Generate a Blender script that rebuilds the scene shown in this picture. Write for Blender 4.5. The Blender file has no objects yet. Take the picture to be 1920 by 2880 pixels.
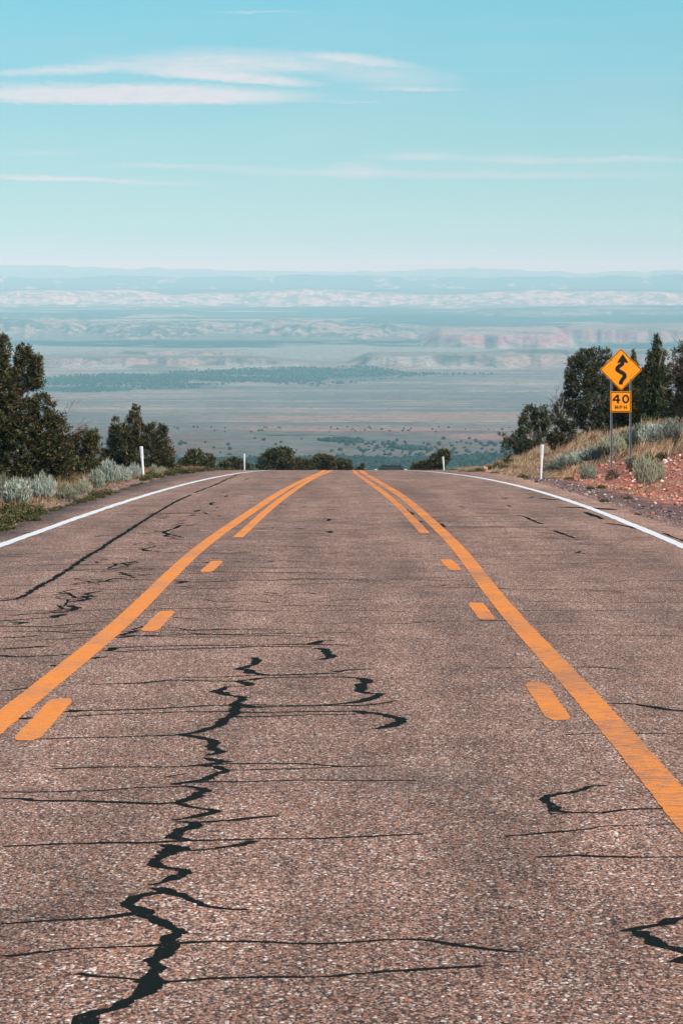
import bpy, bmesh, math, random
import numpy as np
from mathutils import Vector, Matrix

# ---------------------------------------------------------------- camera, world, sun, exposure
sc = bpy.context.scene
COL = sc.collection
FPX, PW, PH = 12500.0, 1920.0, 2880.0          # focal length in photo pixels, photo size
CH = 1.87                                       # camera height over the road
cam_d = bpy.data.cameras.new("camera"); cam = bpy.data.objects.new("camera", cam_d); COL.objects.link(cam)
cam_d.sensor_fit = 'HORIZONTAL'; cam_d.sensor_width = 36.0; cam_d.lens = 36.0 * FPX / PW
cam_d.clip_start = 0.5; cam_d.clip_end = 300000.0
cam.location = (0, 0, CH)
cam.rotation_euler = (math.radians(90), 0, 0)
cam_d.shift_y = -(PH / 2 - 760.0) / PW        # view camera kept level, horizon at row 760
sc.camera = cam

SUN_DIR = Vector((0.56, -0.50, 0.70)).normalized()
SUN_EL = math.asin(SUN_DIR.z)
sun_d = bpy.data.lights.new("sun", 'SUN'); sun = bpy.data.objects.new("sun", sun_d); COL.objects.link(sun)
sun_d.energy = 4.6; sun_d.angle = math.radians(0.5); sun_d.color = (1.0, 0.955, 0.89)
sun.rotation_euler = SUN_DIR.to_track_quat('Z', 'Y').to_euler()
sun.location = (30, -30, 60)

sc.view_settings.view_transform = 'Standard'; sc.view_settings.look = 'None'
sc.view_settings.exposure = 0.32; sc.view_settings.gamma = 1.0; sc.view_settings.use_curve_mapping = False
sc.cycles.volume_bounces = 2; sc.cycles.max_bounces = 8; sc.cycles.diffuse_bounces = 3
sc.cycles.use_denoising = True

def s2l(c):
    return tuple(((v / 255) / 12.92 if v / 255 < 0.04045 else ((v / 255 + 0.055) / 1.055) ** 2.4) for v in c)

world = bpy.data.worlds.new("World"); sc.world = world; world.use_nodes = True
WN, WL = world.node_tree.nodes, world.node_tree.links
WN.clear()
def wmath(op, a, b=None, c=None, clamp=False):
    n = WN.new('ShaderNodeMath'); n.operation = op; n.use_clamp = clamp
    for i, v in enumerate((a, b, c)):
        if v is None: continue
        if isinstance(v, (int, float)): n.inputs[i].default_value = v
        else: WL.new(v, n.inputs[i])
    return n.outputs[0]
def build_world():
    out = WN.new('ShaderNodeOutputWorld'); bg = WN.new('ShaderNodeBackground')
    sky = WN.new('ShaderNodeTexSky'); sky.sky_type = 'NISHITA'; sky.sun_disc = False
    sky.sun_elevation = SUN_EL; sky.sun_rotation = math.atan2(SUN_DIR.x, SUN_DIR.y)
    sky.altitude = 2000; sky.air_density = 1.0; sky.dust_density = 0.6; sky.ozone_density = 2.0
    bg.inputs['Strength'].default_value = 0.075
    tc = WN.new('ShaderNodeTexCoord'); sp = WN.new('ShaderNodeSeparateXYZ'); WL.new(tc.outputs['Generated'], sp.inputs[0])
    ys = wmath('MAXIMUM', sp.outputs[1], 0.05)
    el = wmath('DIVIDE', sp.outputs[2], ys); az = wmath('DIVIDE', sp.outputs[0], ys)
    # colour grade of the low sky: warm-cyan air, deeper cyan higher up
    ramp = WN.new('ShaderNodeValToRGB'); r = ramp.color_ramp
    stops = SKY_STOPS
    while len(r.elements) < len(stops): r.elements.new(0.5)
    for e, (p, c) in zip(r.elements, stops): e.position = p; e.color = (*c, 1)
    WL.new(wmath('MULTIPLY', wmath('MAXIMUM', sp.outputs[2], 0.0), 10.0, clamp=True), ramp.inputs[0])
    mul = WN.new('ShaderNodeMix'); mul.data_type = 'RGBA'; mul.blend_type = 'MULTIPLY'; mul.inputs[0].default_value = 1.0
    WL.new(sky.outputs[0], mul.inputs[6]); WL.new(ramp.outputs[0], mul.inputs[7])
    # lenticular cloud streaks, laid out by azimuth and elevation
    u = wmath('MULTIPLY_ADD', az, FPX, 960.0); v = wmath('MULTIPLY_ADD', el, -FPX, 760.0)
    def noise(su, sv, detail=4.0, off=0.0):
        cb = WN.new('ShaderNodeCombineXYZ')
        WL.new(wmath('MULTIPLY_ADD', u, su, off), cb.inputs[0]); WL.new(wmath('MULTIPLY', v, sv), cb.inputs[1])
        n = WN.new('ShaderNodeTexNoise'); n.inputs['Scale'].default_value = 1.0; n.inputs['Detail'].default_value = detail
        WL.new(cb.outputs[0], n.inputs['Vector']); return n.outputs['Fac']
    nA = noise(0.018, 0.04); nB = noise(0.004, 0.03, 3.0, 7.3); nC = noise(0.045, 0.09, 3.0, 3.1)
    vw = wmath('ADD', v, wmath('MULTIPLY_ADD', nC, 16.0, -8.0))
    vw = wmath('ADD', vw, wmath('MULTIPLY_ADD', nB, 26.0, -13.0))
    uw = wmath('MULTIPLY_ADD', nB, 120.0, wmath('ADD', u, -60.0))
    nF = wmath('MULTIPLY_ADD', noise(0.010, 0.16, 6.0, 11.0), 1.5, 0.25)
    tot = None
    for (u0, v0, a, bt, bb, slope, st, soft) in CLOUDS:
        du = wmath('ADD', uw, -u0); t = wmath('DIVIDE', du, a)
        dv = wmath('SUBTRACT', vw, wmath('MULTIPLY_ADD', du, slope, v0))
        s = wmath('MAXIMUM', wmath('DIVIDE', dv, bb), wmath('DIVIDE', dv, -bt))
        q = wmath('SQRT', wmath('ADD', wmath('MULTIPLY', t, t), wmath('MULTIPLY', s, s)))
        d = wmath('DIVIDE', wmath('SUBTRACT', 1.05, q), soft, clamp=True)
        d = wmath('MULTIPLY', wmath('SMOOTH_MIN', d, 1.0, 0.2), wmath('MULTIPLY_ADD', nA, 0.9, 0.55))
        d = wmath('MULTIPLY', wmath('MULTIPLY', d, st), wmath('MULTIPLY_ADD', wmath('SUBTRACT', nF, 1.0), 0.25 if st > .8 else .75, 1.0))
        tot = d if tot is None else wmath('SUBTRACT', 1.0, wmath('MULTIPLY', wmath('SUBTRACT', 1.0, tot, clamp=True), wmath('SUBTRACT', 1.0, d, clamp=True)))
    veil = wmath('MULTIPLY', wmath('MULTIPLY_ADD', noise(0.0015, 0.012, 4.0, 2.0), 0.9, -0.42, clamp=True), 0.35)
    tot = wmath('ADD', tot, veil, clamp=True)
    tot = wmath('MULTIPLY', tot, wmath('GREATER_THAN', sp.outputs[1], 0.3))
    mix = WN.new('ShaderNodeMix'); mix.data_type = 'RGBA'
    WL.new(tot, mix.inputs[0]); WL.new(mul.outputs[2], mix.inputs[6]); mix.inputs[7].default_value = (*CLOUD_COL, 1)
    WL.new(mix.outputs[2], bg.inputs['Color']); WL.new(bg.outputs[0], out.inputs['Surface'])
SKY_STOPS = [(0.0, (.62, .98, 1.20)), (0.12, (.64, .96, 1.15)), (0.22, (.62, .94, 1.09)), (0.4, (.57, .92, 1.05)), (0.6, (.50, .97, 1.06))]
CLOUD_COL = (7.9, 8.3, 8.8)
#        u0    v0    a    b_top b_bot slope strength softness
CLOUDS = [(360, 272, 580, 44, 24, 0.010, 1.0, 0.5),
          (640, 182, 440, 54, 34, 0.00, 0.72, 0.75),
          (180, 198, 320, 20, 13, -0.06, 0.65, 0.8),
          (640, 218, 290, 24, 15, 0.075, 0.95, 0.6),
          (1010, 168, 170, 20, 14, 0.10, 0.75, 0.8),
          (1090, 215, 230, 44, 34, 0.05, 0.45, 0.9),
          (1160, 249, 170, 9, 6, 0.01, 0.5, 0.8),
          (1000, 287, 120, 6, 4, 0.0, 0.30, 0.8),
          (150, 502, 330, 11, 8, 0.035, 0.85, 0.8),
          (470, 516, 170, 9, 6, 0.03, 0.34, 0.9),
          (500, 467, 270, 8, 6, 0.01, 0.46, 0.9),
          (830, 482, 380, 16, 10, 0.02, 0.34, 0.9),
          (1000, 480, 130, 26, 24, 0.0, 0.42, 0.9),
          (1175, 442, 160, 20, 14, 0.0, 0.5, 0.9),
          (1430, 446, 160, 16, 12, 0.0, 0.42, 0.9),
          (1720, 450, 320, 12, 8, 0.0, 0.46, 0.9),
          (1350, 490, 700, 12, 16, 0.0, 0.34, 0.9),
          (720, 34, 170, 7, 5, 0.0, 0.34, 0.9),
          (120, 432, 240, 7, 5, -0.02, 0.25, 0.9)]
#SKY_TUNE
build_world()

# ---------------------------------------------------------------- small tools
rng = np.random.default_rng(11); random.seed(11)
def tag(o, label=None, cat=None, group=None, kind=None):
    if label: o['label'] = label
    if cat: o['category'] = cat
    if group: o['group'] = group
    if kind: o['kind'] = kind
    return o
def empty(name, loc, label, cat, group=None):
    o = bpy.data.objects.new(name, None); COL.objects.link(o); o.location = loc; o.empty_display_size = 0.2
    return tag(o, label, cat, group)
def mesh_data(name, V, F, mats=(), col=None, smooth=False, fmat=None):
    """V (n,3); F (m,k) array or list of tuples; col per-vertex (n,3)"""
    me = bpy.data.meshes.new(name)
    V = np.asarray(V, dtype=np.float32)
    if isinstance(F, np.ndarray):
        m, k = F.shape
        me.vertices.add(len(V)); me.vertices.foreach_set('co', V.ravel())
        me.loops.add(m * k); me.loops.foreach_set('vertex_index', F.astype(np.int32).ravel())
        me.polygons.add(m); me.polygons.foreach_set('loop_start', np.arange(0, m * k, k, dtype=np.int32))
        me.polygons.foreach_set('loop_total', np.full(m, k, dtype=np.int32))
        me.update(calc_edges=True)
    else:
        me.from_pydata([tuple(map(float, v)) for v in V], [], [tuple(f) for f in F]); me.update()
    for mt in mats: me.materials.append(mt)
    if fmat is not None: me.polygons.foreach_set('material_index', np.asarray(fmat, dtype=np.int32))
    if col is not None:
        a = me.color_attributes.new('tint', 'FLOAT_COLOR', 'POINT')
        c = np.ones((len(V), 4), dtype=np.float32); c[:, :3] = col; a.data.foreach_set('color', c.ravel())
    if smooth: me.polygons.foreach_set('use_smooth', np.ones(len(me.polygons), dtype=bool))
    me.validate(); return me
def obj(name, me, parent=None, loc=None):
    o = bpy.data.objects.new(name, me); COL.objects.link(o)
    if parent: o.parent = parent
    if loc is not None: o.location = loc
    return o
def hash2(ix, iy, seed):
    h = (ix.astype(np.int64) * 374761393 + iy.astype(np.int64) * 668265263 + seed * 1442695041) & 0xFFFFFFFF
    h = ((h ^ (h >> 13)) * 1274126177) & 0xFFFFFFFF
    return ((h ^ (h >> 16)) & 0xFFFF) / 65535.0
def vnoise(x, y, seed=0):
    x = np.asarray(x, float); y = np.asarray(y, float); x, y = np.broadcast_arrays(x, y)
    ix = np.floor(x); iy = np.floor(y); fx = x - ix; fy = y - iy
    fx = fx * fx * (3 - 2 * fx); fy = fy * fy * (3 - 2 * fy)
    a = hash2(ix, iy, seed); b = hash2(ix + 1, iy, seed); c = hash2(ix, iy + 1, seed); d = hash2(ix + 1, iy + 1, seed)
    return (a * (1 - fx) + b * fx) * (1 - fy) + (c * (1 - fx) + d * fx) * fy
def fbm(x, y, seed=0, octv=4):
    t = 0; amp = 0.5; s = 0
    for i in range(octv):
        t = t + amp * vnoise(x * 2 ** i + 17.3 * i, y * 2 ** i - 9.1 * i, seed + i); s += amp; amp *= 0.55
    return t / s
def sstep(a, b, x):
    t = np.clip((x - a) / (b - a), 0, 1); return t * t * (3 - 2 * t)
def mixc(a, b, t):
    return a * (1 - t[..., None]) + np.asarray(b) * t[..., None]

# ---------------------------------------------------------------- materials
def mat(name, color=(.5, .5, .5), rough=0.8, metal=0.0, tint=False, spec=0.3, noise=None, bump=None, build=None):
    m = bpy.data.materials.new(name); m.use_nodes = True
    n, l = m.node_tree.nodes, m.node_tree.links
    p = n['Principled BSDF']; p.inputs['Roughness'].default_value = rough; p.inputs['Metallic'].default_value = metal
    p.inputs['Specular IOR Level'].default_value = spec
    p.inputs['Base Color'].default_value = (*color, 1)
    src = None
    if tint:
        a = n.new('ShaderNodeAttribute'); a.attribute_name = 'tint'; src = a.outputs['Color']
    tc = n.new('ShaderNodeTexCoord')
    if noise:                                   # (scale vector, low, high, detail)
        mp = n.new('ShaderNodeMapping'); mp.inputs['Scale'].default_value = noise[0]; l.new(tc.outputs['Object'], mp.inputs[0])
        nt = n.new('ShaderNodeTexNoise'); nt.inputs['Scale'].default_value = 1.0; nt.inputs['Detail'].default_value = noise[3]
        l.new(mp.outputs[0], nt.inputs['Vector'])
        mr = n.new('ShaderNodeMapRange'); l.new(nt.outputs['Fac'], mr.inputs[0])
        mr.inputs[1].default_value = 0.3; mr.inputs[2].default_value = 0.7
        mr.inputs[3].default_value = noise[1]; mr.inputs[4].default_value = noise[2]
        mx = n.new('ShaderNodeMix'); mx.data_type = 'RGBA'; mx.blend_type = 'MULTIPLY'; mx.inputs[0].default_value = 1
        if src: l.new(src, mx.inputs[6])
        else: mx.inputs[6].default_value = (*color, 1)
        cb = n.new('ShaderNodeCombineColor')
        for i in range(3): l.new(mr.outputs[0], cb.inputs[i])
        l.new(cb.outputs[0], mx.inputs[7]); src = mx.outputs[2]
    if src: l.new(src, p.inputs['Base Color'])
    if bump:                                    # (scale, strength, distance)
        nb = n.new('ShaderNodeTexNoise'); nb.inputs['Scale'].default_value = bump[0]; nb.inputs['Detail'].default_value = 4
        l.new(tc.outputs['Object'], nb.inputs['Vector'])
        b = n.new('ShaderNodeBump'); b.inputs['Strength'].default_value = bump[1]; b.inputs['Distance'].default_value = bump[2]
        l.new(nb.outputs['Fac'], b.inputs['Height']); l.new(b.outputs[0], p.inputs['Normal'])
    if build: build(m, n, l, p, tc)
    return m

def nmath(n, l, op, a, b=None, c=None, clamp=False):
    x = n.new('ShaderNodeMath'); x.operation = op; x.use_clamp = clamp
    for i, v in enumerate((a, b, c)):
        if v is None: continue
        if isinstance(v, (int, float)): x.inputs[i].default_value = v
        else: l.new(v, x.inputs[i])
    return x.outputs[0]
def nramp(n, l, fac, stops, interp='LINEAR'):
    r = n.new('ShaderNodeValToRGB'); r.color_ramp.interpolation = interp
    e = r.color_ramp.elements
    while len(e) < len(stops): e.new(0.5)
    for q, (p, c) in zip(e, stops): q.position = p; q.color = (*c, 1)
    l.new(fac, r.inputs[0]); return r.outputs[0]
def nnoise(n, l, tc, scale, detail=3.0, rough=0.5):
    mp = n.new('ShaderNodeMapping'); mp.inputs['Scale'].default_value = scale; l.new(tc.outputs['Object'], mp.inputs[0])
    t = n.new('ShaderNodeTexNoise'); t.inputs['Scale'].default_value = 1.0; t.inputs['Detail'].default_value = detail
    t.inputs['Roughness'].default_value = rough
    l.new(mp.outputs[0], t.inputs['Vector']); return t.outputs['Fac']
def nmix(n, l, fac, a, b, blend='MIX'):
    x = n.new('ShaderNodeMix'); x.data_type = 'RGBA'; x.blend_type = blend
    for i, v in ((0, fac), (6, a), (7, b)):
        if isinstance(v, (int, float)): x.inputs[i].default_value = v
        elif isinstance(v, tuple): x.inputs[i].default_value = (*v, 1)
        else: l.new(v, x.inputs[i])
    return x.outputs[2]

def asphalt(m, n, l, p, tc):
    # chip-seal stones in a dark binder, worn wheel tracks, oil staining
    def vor(sc_, feat='F1'):
        mp = n.new('ShaderNodeMapping'); mp.inputs['Scale'].default_value = sc_; l.new(tc.outputs['Object'], mp.inputs[0])
        wn = n.new('ShaderNodeTexNoise'); wn.inputs['Scale'].default_value = 0.9; l.new(mp.outputs[0], wn.inputs['Vector'])
        ad = n.new('ShaderNodeMix'); ad.data_type = 'RGBA'; ad.blend_type = 'LINEAR_LIGHT'; ad.inputs[0].default_value = 0.35
        l.new(mp.outputs[0], ad.inputs[6]); l.new(wn.outputs['Color'], ad.inputs[7])
        v = n.new('ShaderNodeTexVoronoi'); v.feature = feat; v.inputs['Scale'].default_value = 1.0
        l.new(ad.outputs[2], v.inputs['Vector']); return v
    v1 = vor((78, 30, 78)); v2 = vor((120, 46, 120))
    sp = n.new('ShaderNodeSeparateColor'); l.new(v1.outputs['Color'], sp.inputs[0])
    c1 = nramp(n, l, sp.outputs[0], ASPH1)
    sp2 = n.new('ShaderNodeSeparateColor'); l.new(v2.outputs['Color'], sp2.inputs[0])
    c2 = nramp(n, l, sp2.outputs[1], ASPH2)
    pick = nmath(n, l, 'GREATER_THAN', sp.outputs[2], 0.45)
    stones = nmix(n, l, pick, c1, c2)
    gap = nmath(n, l, 'MULTIPLY_ADD', v1.outputs['Distance'], 4.0, -2.1, clamp=True)
    stones = nmix(n, l, nmath(n, l, 'MULTIPLY', gap, 0.75), stones, (.035, .028, .026))
    # coarse variation
    big = nnoise(n, l, tc, (0.55, 0.10, 1), 6.0, 0.68)
    trk = nnoise(n, l, tc, (1.6, 0.035, 1), 3.0, 0.5)
    blot = nnoise(n, l, tc, (2.2, 0.8, 1), 4.0, 0.6)
    f = nmath(n, l, 'ADD', nmath(n, l, 'MULTIPLY_ADD', big, 0.7, 0.35), nmath(n, l, 'MULTIPLY_ADD', trk, 1.1, -0.2))
    f = nmath(n, l, 'MULTIPLY', f, nmath(n, l, 'MULTIPLY_ADD', blot, 1.15, 0.41))
    cb = n.new('ShaderNodeCombineColor')
    for i, kk in enumerate((.84, .79, .745)): l.new(nmath(n, l, 'MULTIPLY', f, kk), cb.inputs[i])
    base = nmix(n, l, 1.0, stones, cb.outputs[0], 'MULTIPLY')
    # worn pale dusty tone far off is the same stones averaged; patches of fresh binder:
    st = nnoise(n, l, tc, (0.35, 0.16, 1), 5.0, 0.65)
    stain = nramp(n, l, st, [(0.0, (0, 0, 0)), (0.55, (0, 0, 0)), (0.70, (1, 1, 1)), (1.0, (1, 1, 1))])
    base = nmix(n, l, nmath(n, l, 'MULTIPLY', stain, 0.45), base, (.085, .068, .062))
    l.new(base, p.inputs['Base Color'])
    b = n.new('ShaderNodeBump'); b.inputs['Strength'].default_value = 0.55; b.inputs['Distance'].default_value = 0.006
    b.invert = True
    l.new(v1.outputs['Distance'], b.inputs['Height']); l.new(b.outputs[0], p.inputs['Normal'])
ASPH1 = [(0.0, (.04, .024, .018)), (0.20, (.20, .095, .060)), (0.42, (.36, .195, .135)), (0.62, (.46, .27, .195)),
         (0.80, (.42, .15, .065)), (0.90, (.62, .46, .39)), (1.0, (1.0, .92, .86))]
ASPH2 = [(0.0, (.03, .022, .02)), (0.25, (.09, .06, .05)), (0.5, (.34, .20, .145)), (0.78, (.52, .33, .25)), (1.0, (.80, .66, .58))]
M = {}
M['asphalt'] = mat('chip_seal_asphalt', rough=0.85, spec=0.25, build=asphalt)
def tarb(m, n, l, p, tc):
    a = nnoise(n, l, tc, (60, 25, 1), 3.0, 0.7)
    c = nramp(n, l, a, [(0.0, (.009, .012, .012)), (0.64, (.011, .014, .013)), (0.72, (.14, .105, .085)), (1.0, (.5, .38, .31))])
    l.new(c, p.inputs['Base Color'])
M['tar'] = mat('crack_sealant', (.012, .014, .013), 0.95, spec=0.02, build=tarb)
def paint_build(c0, c1, worn, thr):
    def f(m, n, l, p, tc):
        a = nnoise(n, l, tc, (7, 2.5, 1), 6.0, 0.75)
        c = nramp(n, l, a, [(0.25, c0), (0.75, c1)])
        w = nnoise(n, l, tc, (9, 42, 1), 4.0, 0.75)
        w2 = nnoise(n, l, tc, (0.8, 0.35, 1), 3.0, 0.6)
        ww = nmath(n, l, 'MULTIPLY_ADD', w2, 0.42, nmath(n, l, 'ADD', w, -0.21))
        k = nramp(n, l, ww, [(thr, (0, 0, 0)), (thr + 0.06, (1, 1, 1))])
        g = nnoise(n, l, tc, (85, 36, 1), 2.0, 0.8)                 # the chips show through the paint
        gk = nramp(n, l, g, [(.30, (.55, .50, .45)), (.45, (.94, .93, .92)), (.62, (1, 1, 1)), (.75, (1.06, 1.08, 1.12))])
        c = nmix(n, l, 1.0, c, gk, 'MULTIPLY')
        l.new(nmix(n, l, nmath(n, l, 'MULTIPLY', k, 0.85), c, worn), p.inputs['Base Color'])
        b = n.new('ShaderNodeBump'); b.inputs['Strength'].default_value = 0.25; b.inputs['Distance'].default_value = 0.004
        l.new(nnoise(n, l, tc, (90, 45, 1), 2.0), b.inputs['Height']); l.new(b.outputs[0], p.inputs['Normal'])
    return f
M['yellow'] = mat('yellow_road_paint', rough=0.6, build=paint_build((.84, .245, .022), (.95, .31, .035), (.30, .19, .14), 0.545))
M['yellow_worn'] = mat('worn_yellow_road_paint', rough=0.7, build=paint_build((.80, .24, .028), (.92, .30, .042), (.22, .14, .11), 0.50))
M['white'] = mat('white_road_paint', rough=0.6, build=paint_build((.78, .78, .78), (.86, .86, .85), (.34, .27, .24), 0.61))
def soilb(m, n, l, p, tc):
    a = n.new('ShaderNodeAttribute'); a.attribute_name = 'tint'
    mp = n.new('ShaderNodeMapping'); mp.inputs['Scale'].default_value = (26, 9, 26); l.new(tc.outputs['Object'], mp.inputs[0])
    v = n.new('ShaderNodeTexVoronoi'); v.inputs['Scale'].default_value = 1.0; l.new(mp.outputs[0], v.inputs['Vector'])
    s = n.new('ShaderNodeSeparateColor'); l.new(v.outputs['Color'], s.inputs[0])
    k = nramp(n, l, s.outputs[0], [(0.0, (.38, .38, .40)), (0.3, (.7, .7, .7)), (0.7, (1.0, 1.0, 1.0)), (0.9, (1.35, 1.3, 1.25)), (1.0, (1.9, 1.9, 1.9))])
    c = nmix(n, l, 1.0, a.outputs['Color'], k, 'MULTIPLY')
    l.new(c, p.inputs['Base Color'])
    b = n.new('ShaderNodeBump'); b.inputs['Strength'].default_value = 0.7; b.inputs['Distance'].default_value = 0.03; b.invert = True
    l.new(v.outputs['Distance'], b.inputs['Height']); l.new(b.outputs[0], p.inputs['Normal'])
M['soil'] = mat('roadside_soil', rough=0.95, spec=0.1, build=soilb)
def valleyb(m, n, l, p, tc):
    a = n.new('ShaderNodeAttribute'); a.attribute_name = 'tint'
    x = nnoise(n, l, tc, (0.02, 0.008, 0.08), 6.0, 0.75)
    k = nramp(n, l, x, [(0.3, (.62, .66, .64)), (0.5, (1, 1, 1)), (0.7, (1.3, 1.26, 1.22))])
    c = nmix(n, l, 1.0, a.outputs['Color'], k, 'MULTIPLY')
    y = nnoise(n, l, tc, (0.07, 0.02, 0.16), 3.0, 0.8)        # scattered scrub and trees
    c = nmix(n, l, nramp(n, l, y, [(.52, (0, 0, 0)), (.60, (.62, .62, .62))]), c, (.045, .06, .045))
    l.new(c, p.inputs['Base Color'])
M['valley'] = mat('valley_land', rough=1.0, spec=0.0, build=valleyb)
M['leaf'] = mat('foliage', tint=True, rough=0.8, spec=0.06)
M['bark'] = mat('bark', (.13, .095, .075), 0.9, noise=((6, 6, 1.5), .5, 1.5, 4), bump=(30, .6, .01))
M['deadwood'] = mat('dead_wood', (.20, .175, .16), 0.9, noise=((8, 8, 2), .6, 1.5, 3))
M['stone'] = mat('stones', tint=True, rough=0.9, spec=0.15)
M['postwhite'] = mat('white_flexible_post', (.82, .83, .83), 0.5, noise=((3, 3, 2), .92, 1.03, 3))
M['reflect'] = mat('post_reflector', (.66, .69, .70), 0.35, spec=0.5, noise=((20, 20, 20), .9, 1.05, 2))
M['signorange'] = mat('sign_orange', (.98, .32, .004), 0.42, spec=0.4, noise=((2.5, 2.5, 2.5), .96, 1.02, 4))
M['signblack'] = mat('sign_black', (.012, .010, .010), 0.45, noise=((6, 6, 6), .8, 1.4, 3))
M['signborder'] = mat('sign_border', (.07, .018, .008), 0.45, noise=((6, 6, 6), .8, 1.2, 3))
M['steel'] = mat('galvanised_steel', (.30, .32, .34), 0.5, 0.55, noise=((10, 10, 3), .75, 1.15, 4))
M['carpaint'] = mat('car_paint', (.05, .07, .07), 0.3, 0.2, spec=0.5, noise=((2, 2, 2), .95, 1.05, 2))
M['cartrim'] = mat('car_trim', (.012, .012, .013), 0.6, noise=((6, 6, 6), .8, 1.2, 2))
M['chrome'] = mat('bright_mirror_shell', (.75, .76, .78), 0.3, 0.3, noise=((6, 6, 6), .95, 1.05, 2))
M['glass'] = mat('car_glass', (.02, .035, .032), 0.3, 0.0, spec=0.25, noise=((3, 3, 3), .9, 1.1, 2))
M['lamp'] = mat('tail_lamp', (.35, .02, .015), 0.25, noise=((9, 9, 9), .9, 1.1, 2))
M['tyre'] = mat('tyre_rubber', (.02, .02, .02), 0.85, noise=((9, 9, 9), .8, 1.2, 2))

# ---------------------------------------------------------------- lie of the land
K1, K2 = 0.0001245, 0.000246
def road_z(Y):
    Y = np.asarray(Y, float)
    z = -0.0308 * Y - 0.5 * K1 * np.clip(Y - 75, 0, 129) ** 2 - K1 * 129 * np.clip(Y - 204, 0, None)
    z = z - 0.5 * K2 * np.clip(Y - 204, 0, 96) ** 2 - K2 * 96 * np.clip(Y - 300, 0, None)
    return z
def ground_z(X, Y):
    X = np.asarray(X, float); Y = np.asarray(Y, float)
    r = road_z(Y)
    # right cut bank
    toe = np.interp(Y, [0, 60, 120, 160, 200, 240], [7.4, 7.2, 7.0, 6.35, 6.2, 6.6])
    amp = np.interp(Y, [0, 60, 150, 185, 215, 260], [1.0, 1.0, 1.0, .9, .55, 0.1])
    d = np.clip(X - toe, 0, None)
    bank = 0.42 * np.where(d < 3.4, d - 0.25 * np.minimum(d, 0.6) , 3.25 + 0.35 * (1 - np.exp(-(d - 3.4) / 1.5)))
    bank = bank * amp
    bank = bank + (fbm(X * 0.8, Y * 0.35, 5) - 0.5) * 0.30 * sstep(0.3, 2.0, d)
    # left verge: flat, then slowly falling
    dl = np.clip(-X - 6.0, 0, None)
    left = -0.02 * dl + (fbm(X * 0.6, Y * 0.25, 8) - 0.5) * 0.22 * sstep(0.2, 1.5, dl)
    fall = -0.12 * np.clip(-X - 13, 0, None) - 0.10 * np.clip(X - 20, 0, None)
    z = r - 0.03 + bank + left + fall
    z = z + (fbm(X * 3.0, Y * 1.2, 21) - 0.5) * 0.05 * sstep(5.0, 5.6, np.abs(X))
    z = z - 0.05 * (1 - sstep(4.9, 5.15, np.abs(X)))       # trench under the road slab
    return z
def ray(px, py):
    return np.array([(px - 960) / FPX, 1.0, -(py - 760) / FPX])
def hit(px, py, f=None, y0=10.0, y1=330.0):
    """point where the line of sight through a photo pixel meets the road (or ground): how each mark was surveyed"""
    d = ray(px, py); Ys = np.arange(y0, y1, 0.5)
    surf = (lambda X, Y: road_z(Y)) if f is None else f
    g = CH + d[2] * Ys - surf(d[0] * Ys, Ys)
    i = np.argmax(g < 0) if (g < 0).any() else int(np.argmin(g))
    if i == 0: i = 1
    a, b = Ys[i - 1], Ys[i]
    ga, gb = g[i - 1], g[i]
    Y = a + (b - a) * (ga / (ga - gb)) if (ga > 0 > gb) else Ys[i]
    X = d[0] * Y
    return float(X), float(Y), float(surf(np.array(X), np.array(Y)))
def hitg(px, py, y0=50.0, y1=330.0): return hit(px, py, ground_z, y0, y1)

# ---------------------------------------------------------------- road
def unit(v): return v / np.maximum(np.linalg.norm(v, axis=-1, keepdims=True), 1e-9)
def grid_faces(nr, nc):
    i = np.arange(nr - 1)[:, None] * nc + np.arange(nc - 1)[None, :]
    return np.stack([i, i + 1, i + nc + 1, i + nc], -1).reshape(-1, 4)
def build_road():
    Ys = np.arange(-60, 560, 0.5); n = len(Ys)
    el = -5.15 + (fbm(Ys * 0.5, Ys * 0 + 3.3, 31) - .5) * 0.30 + (fbm(Ys * 3, Ys * 0, 33) - .5) * 0.12
    er = 5.15 + (fbm(Ys * 0.5, Ys * 0 + 9.3, 41) - .5) * 0.30 + (fbm(Ys * 3, Ys * 0, 43) - .5) * 0.12
    cols = []
    rz = road_z(Ys)
    cols.append(np.stack([el - 0.02, Ys, rz - 0.09], 1))
    ts = np.linspace(0, 1, 13)
    for t in ts:
        cols.append(np.stack([el * (1 - t) + er * t, Ys, rz], 1))
    cols.append(np.stack([er + 0.02, Ys, rz - 0.09], 1))
    V = np.stack(cols, 1).reshape(-1, 3)
    me = mesh_data('road', V, grid_faces(n, len(cols)), [M['asphalt']])
    tag(obj('road', me), kind='structure')
build_road()

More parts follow.
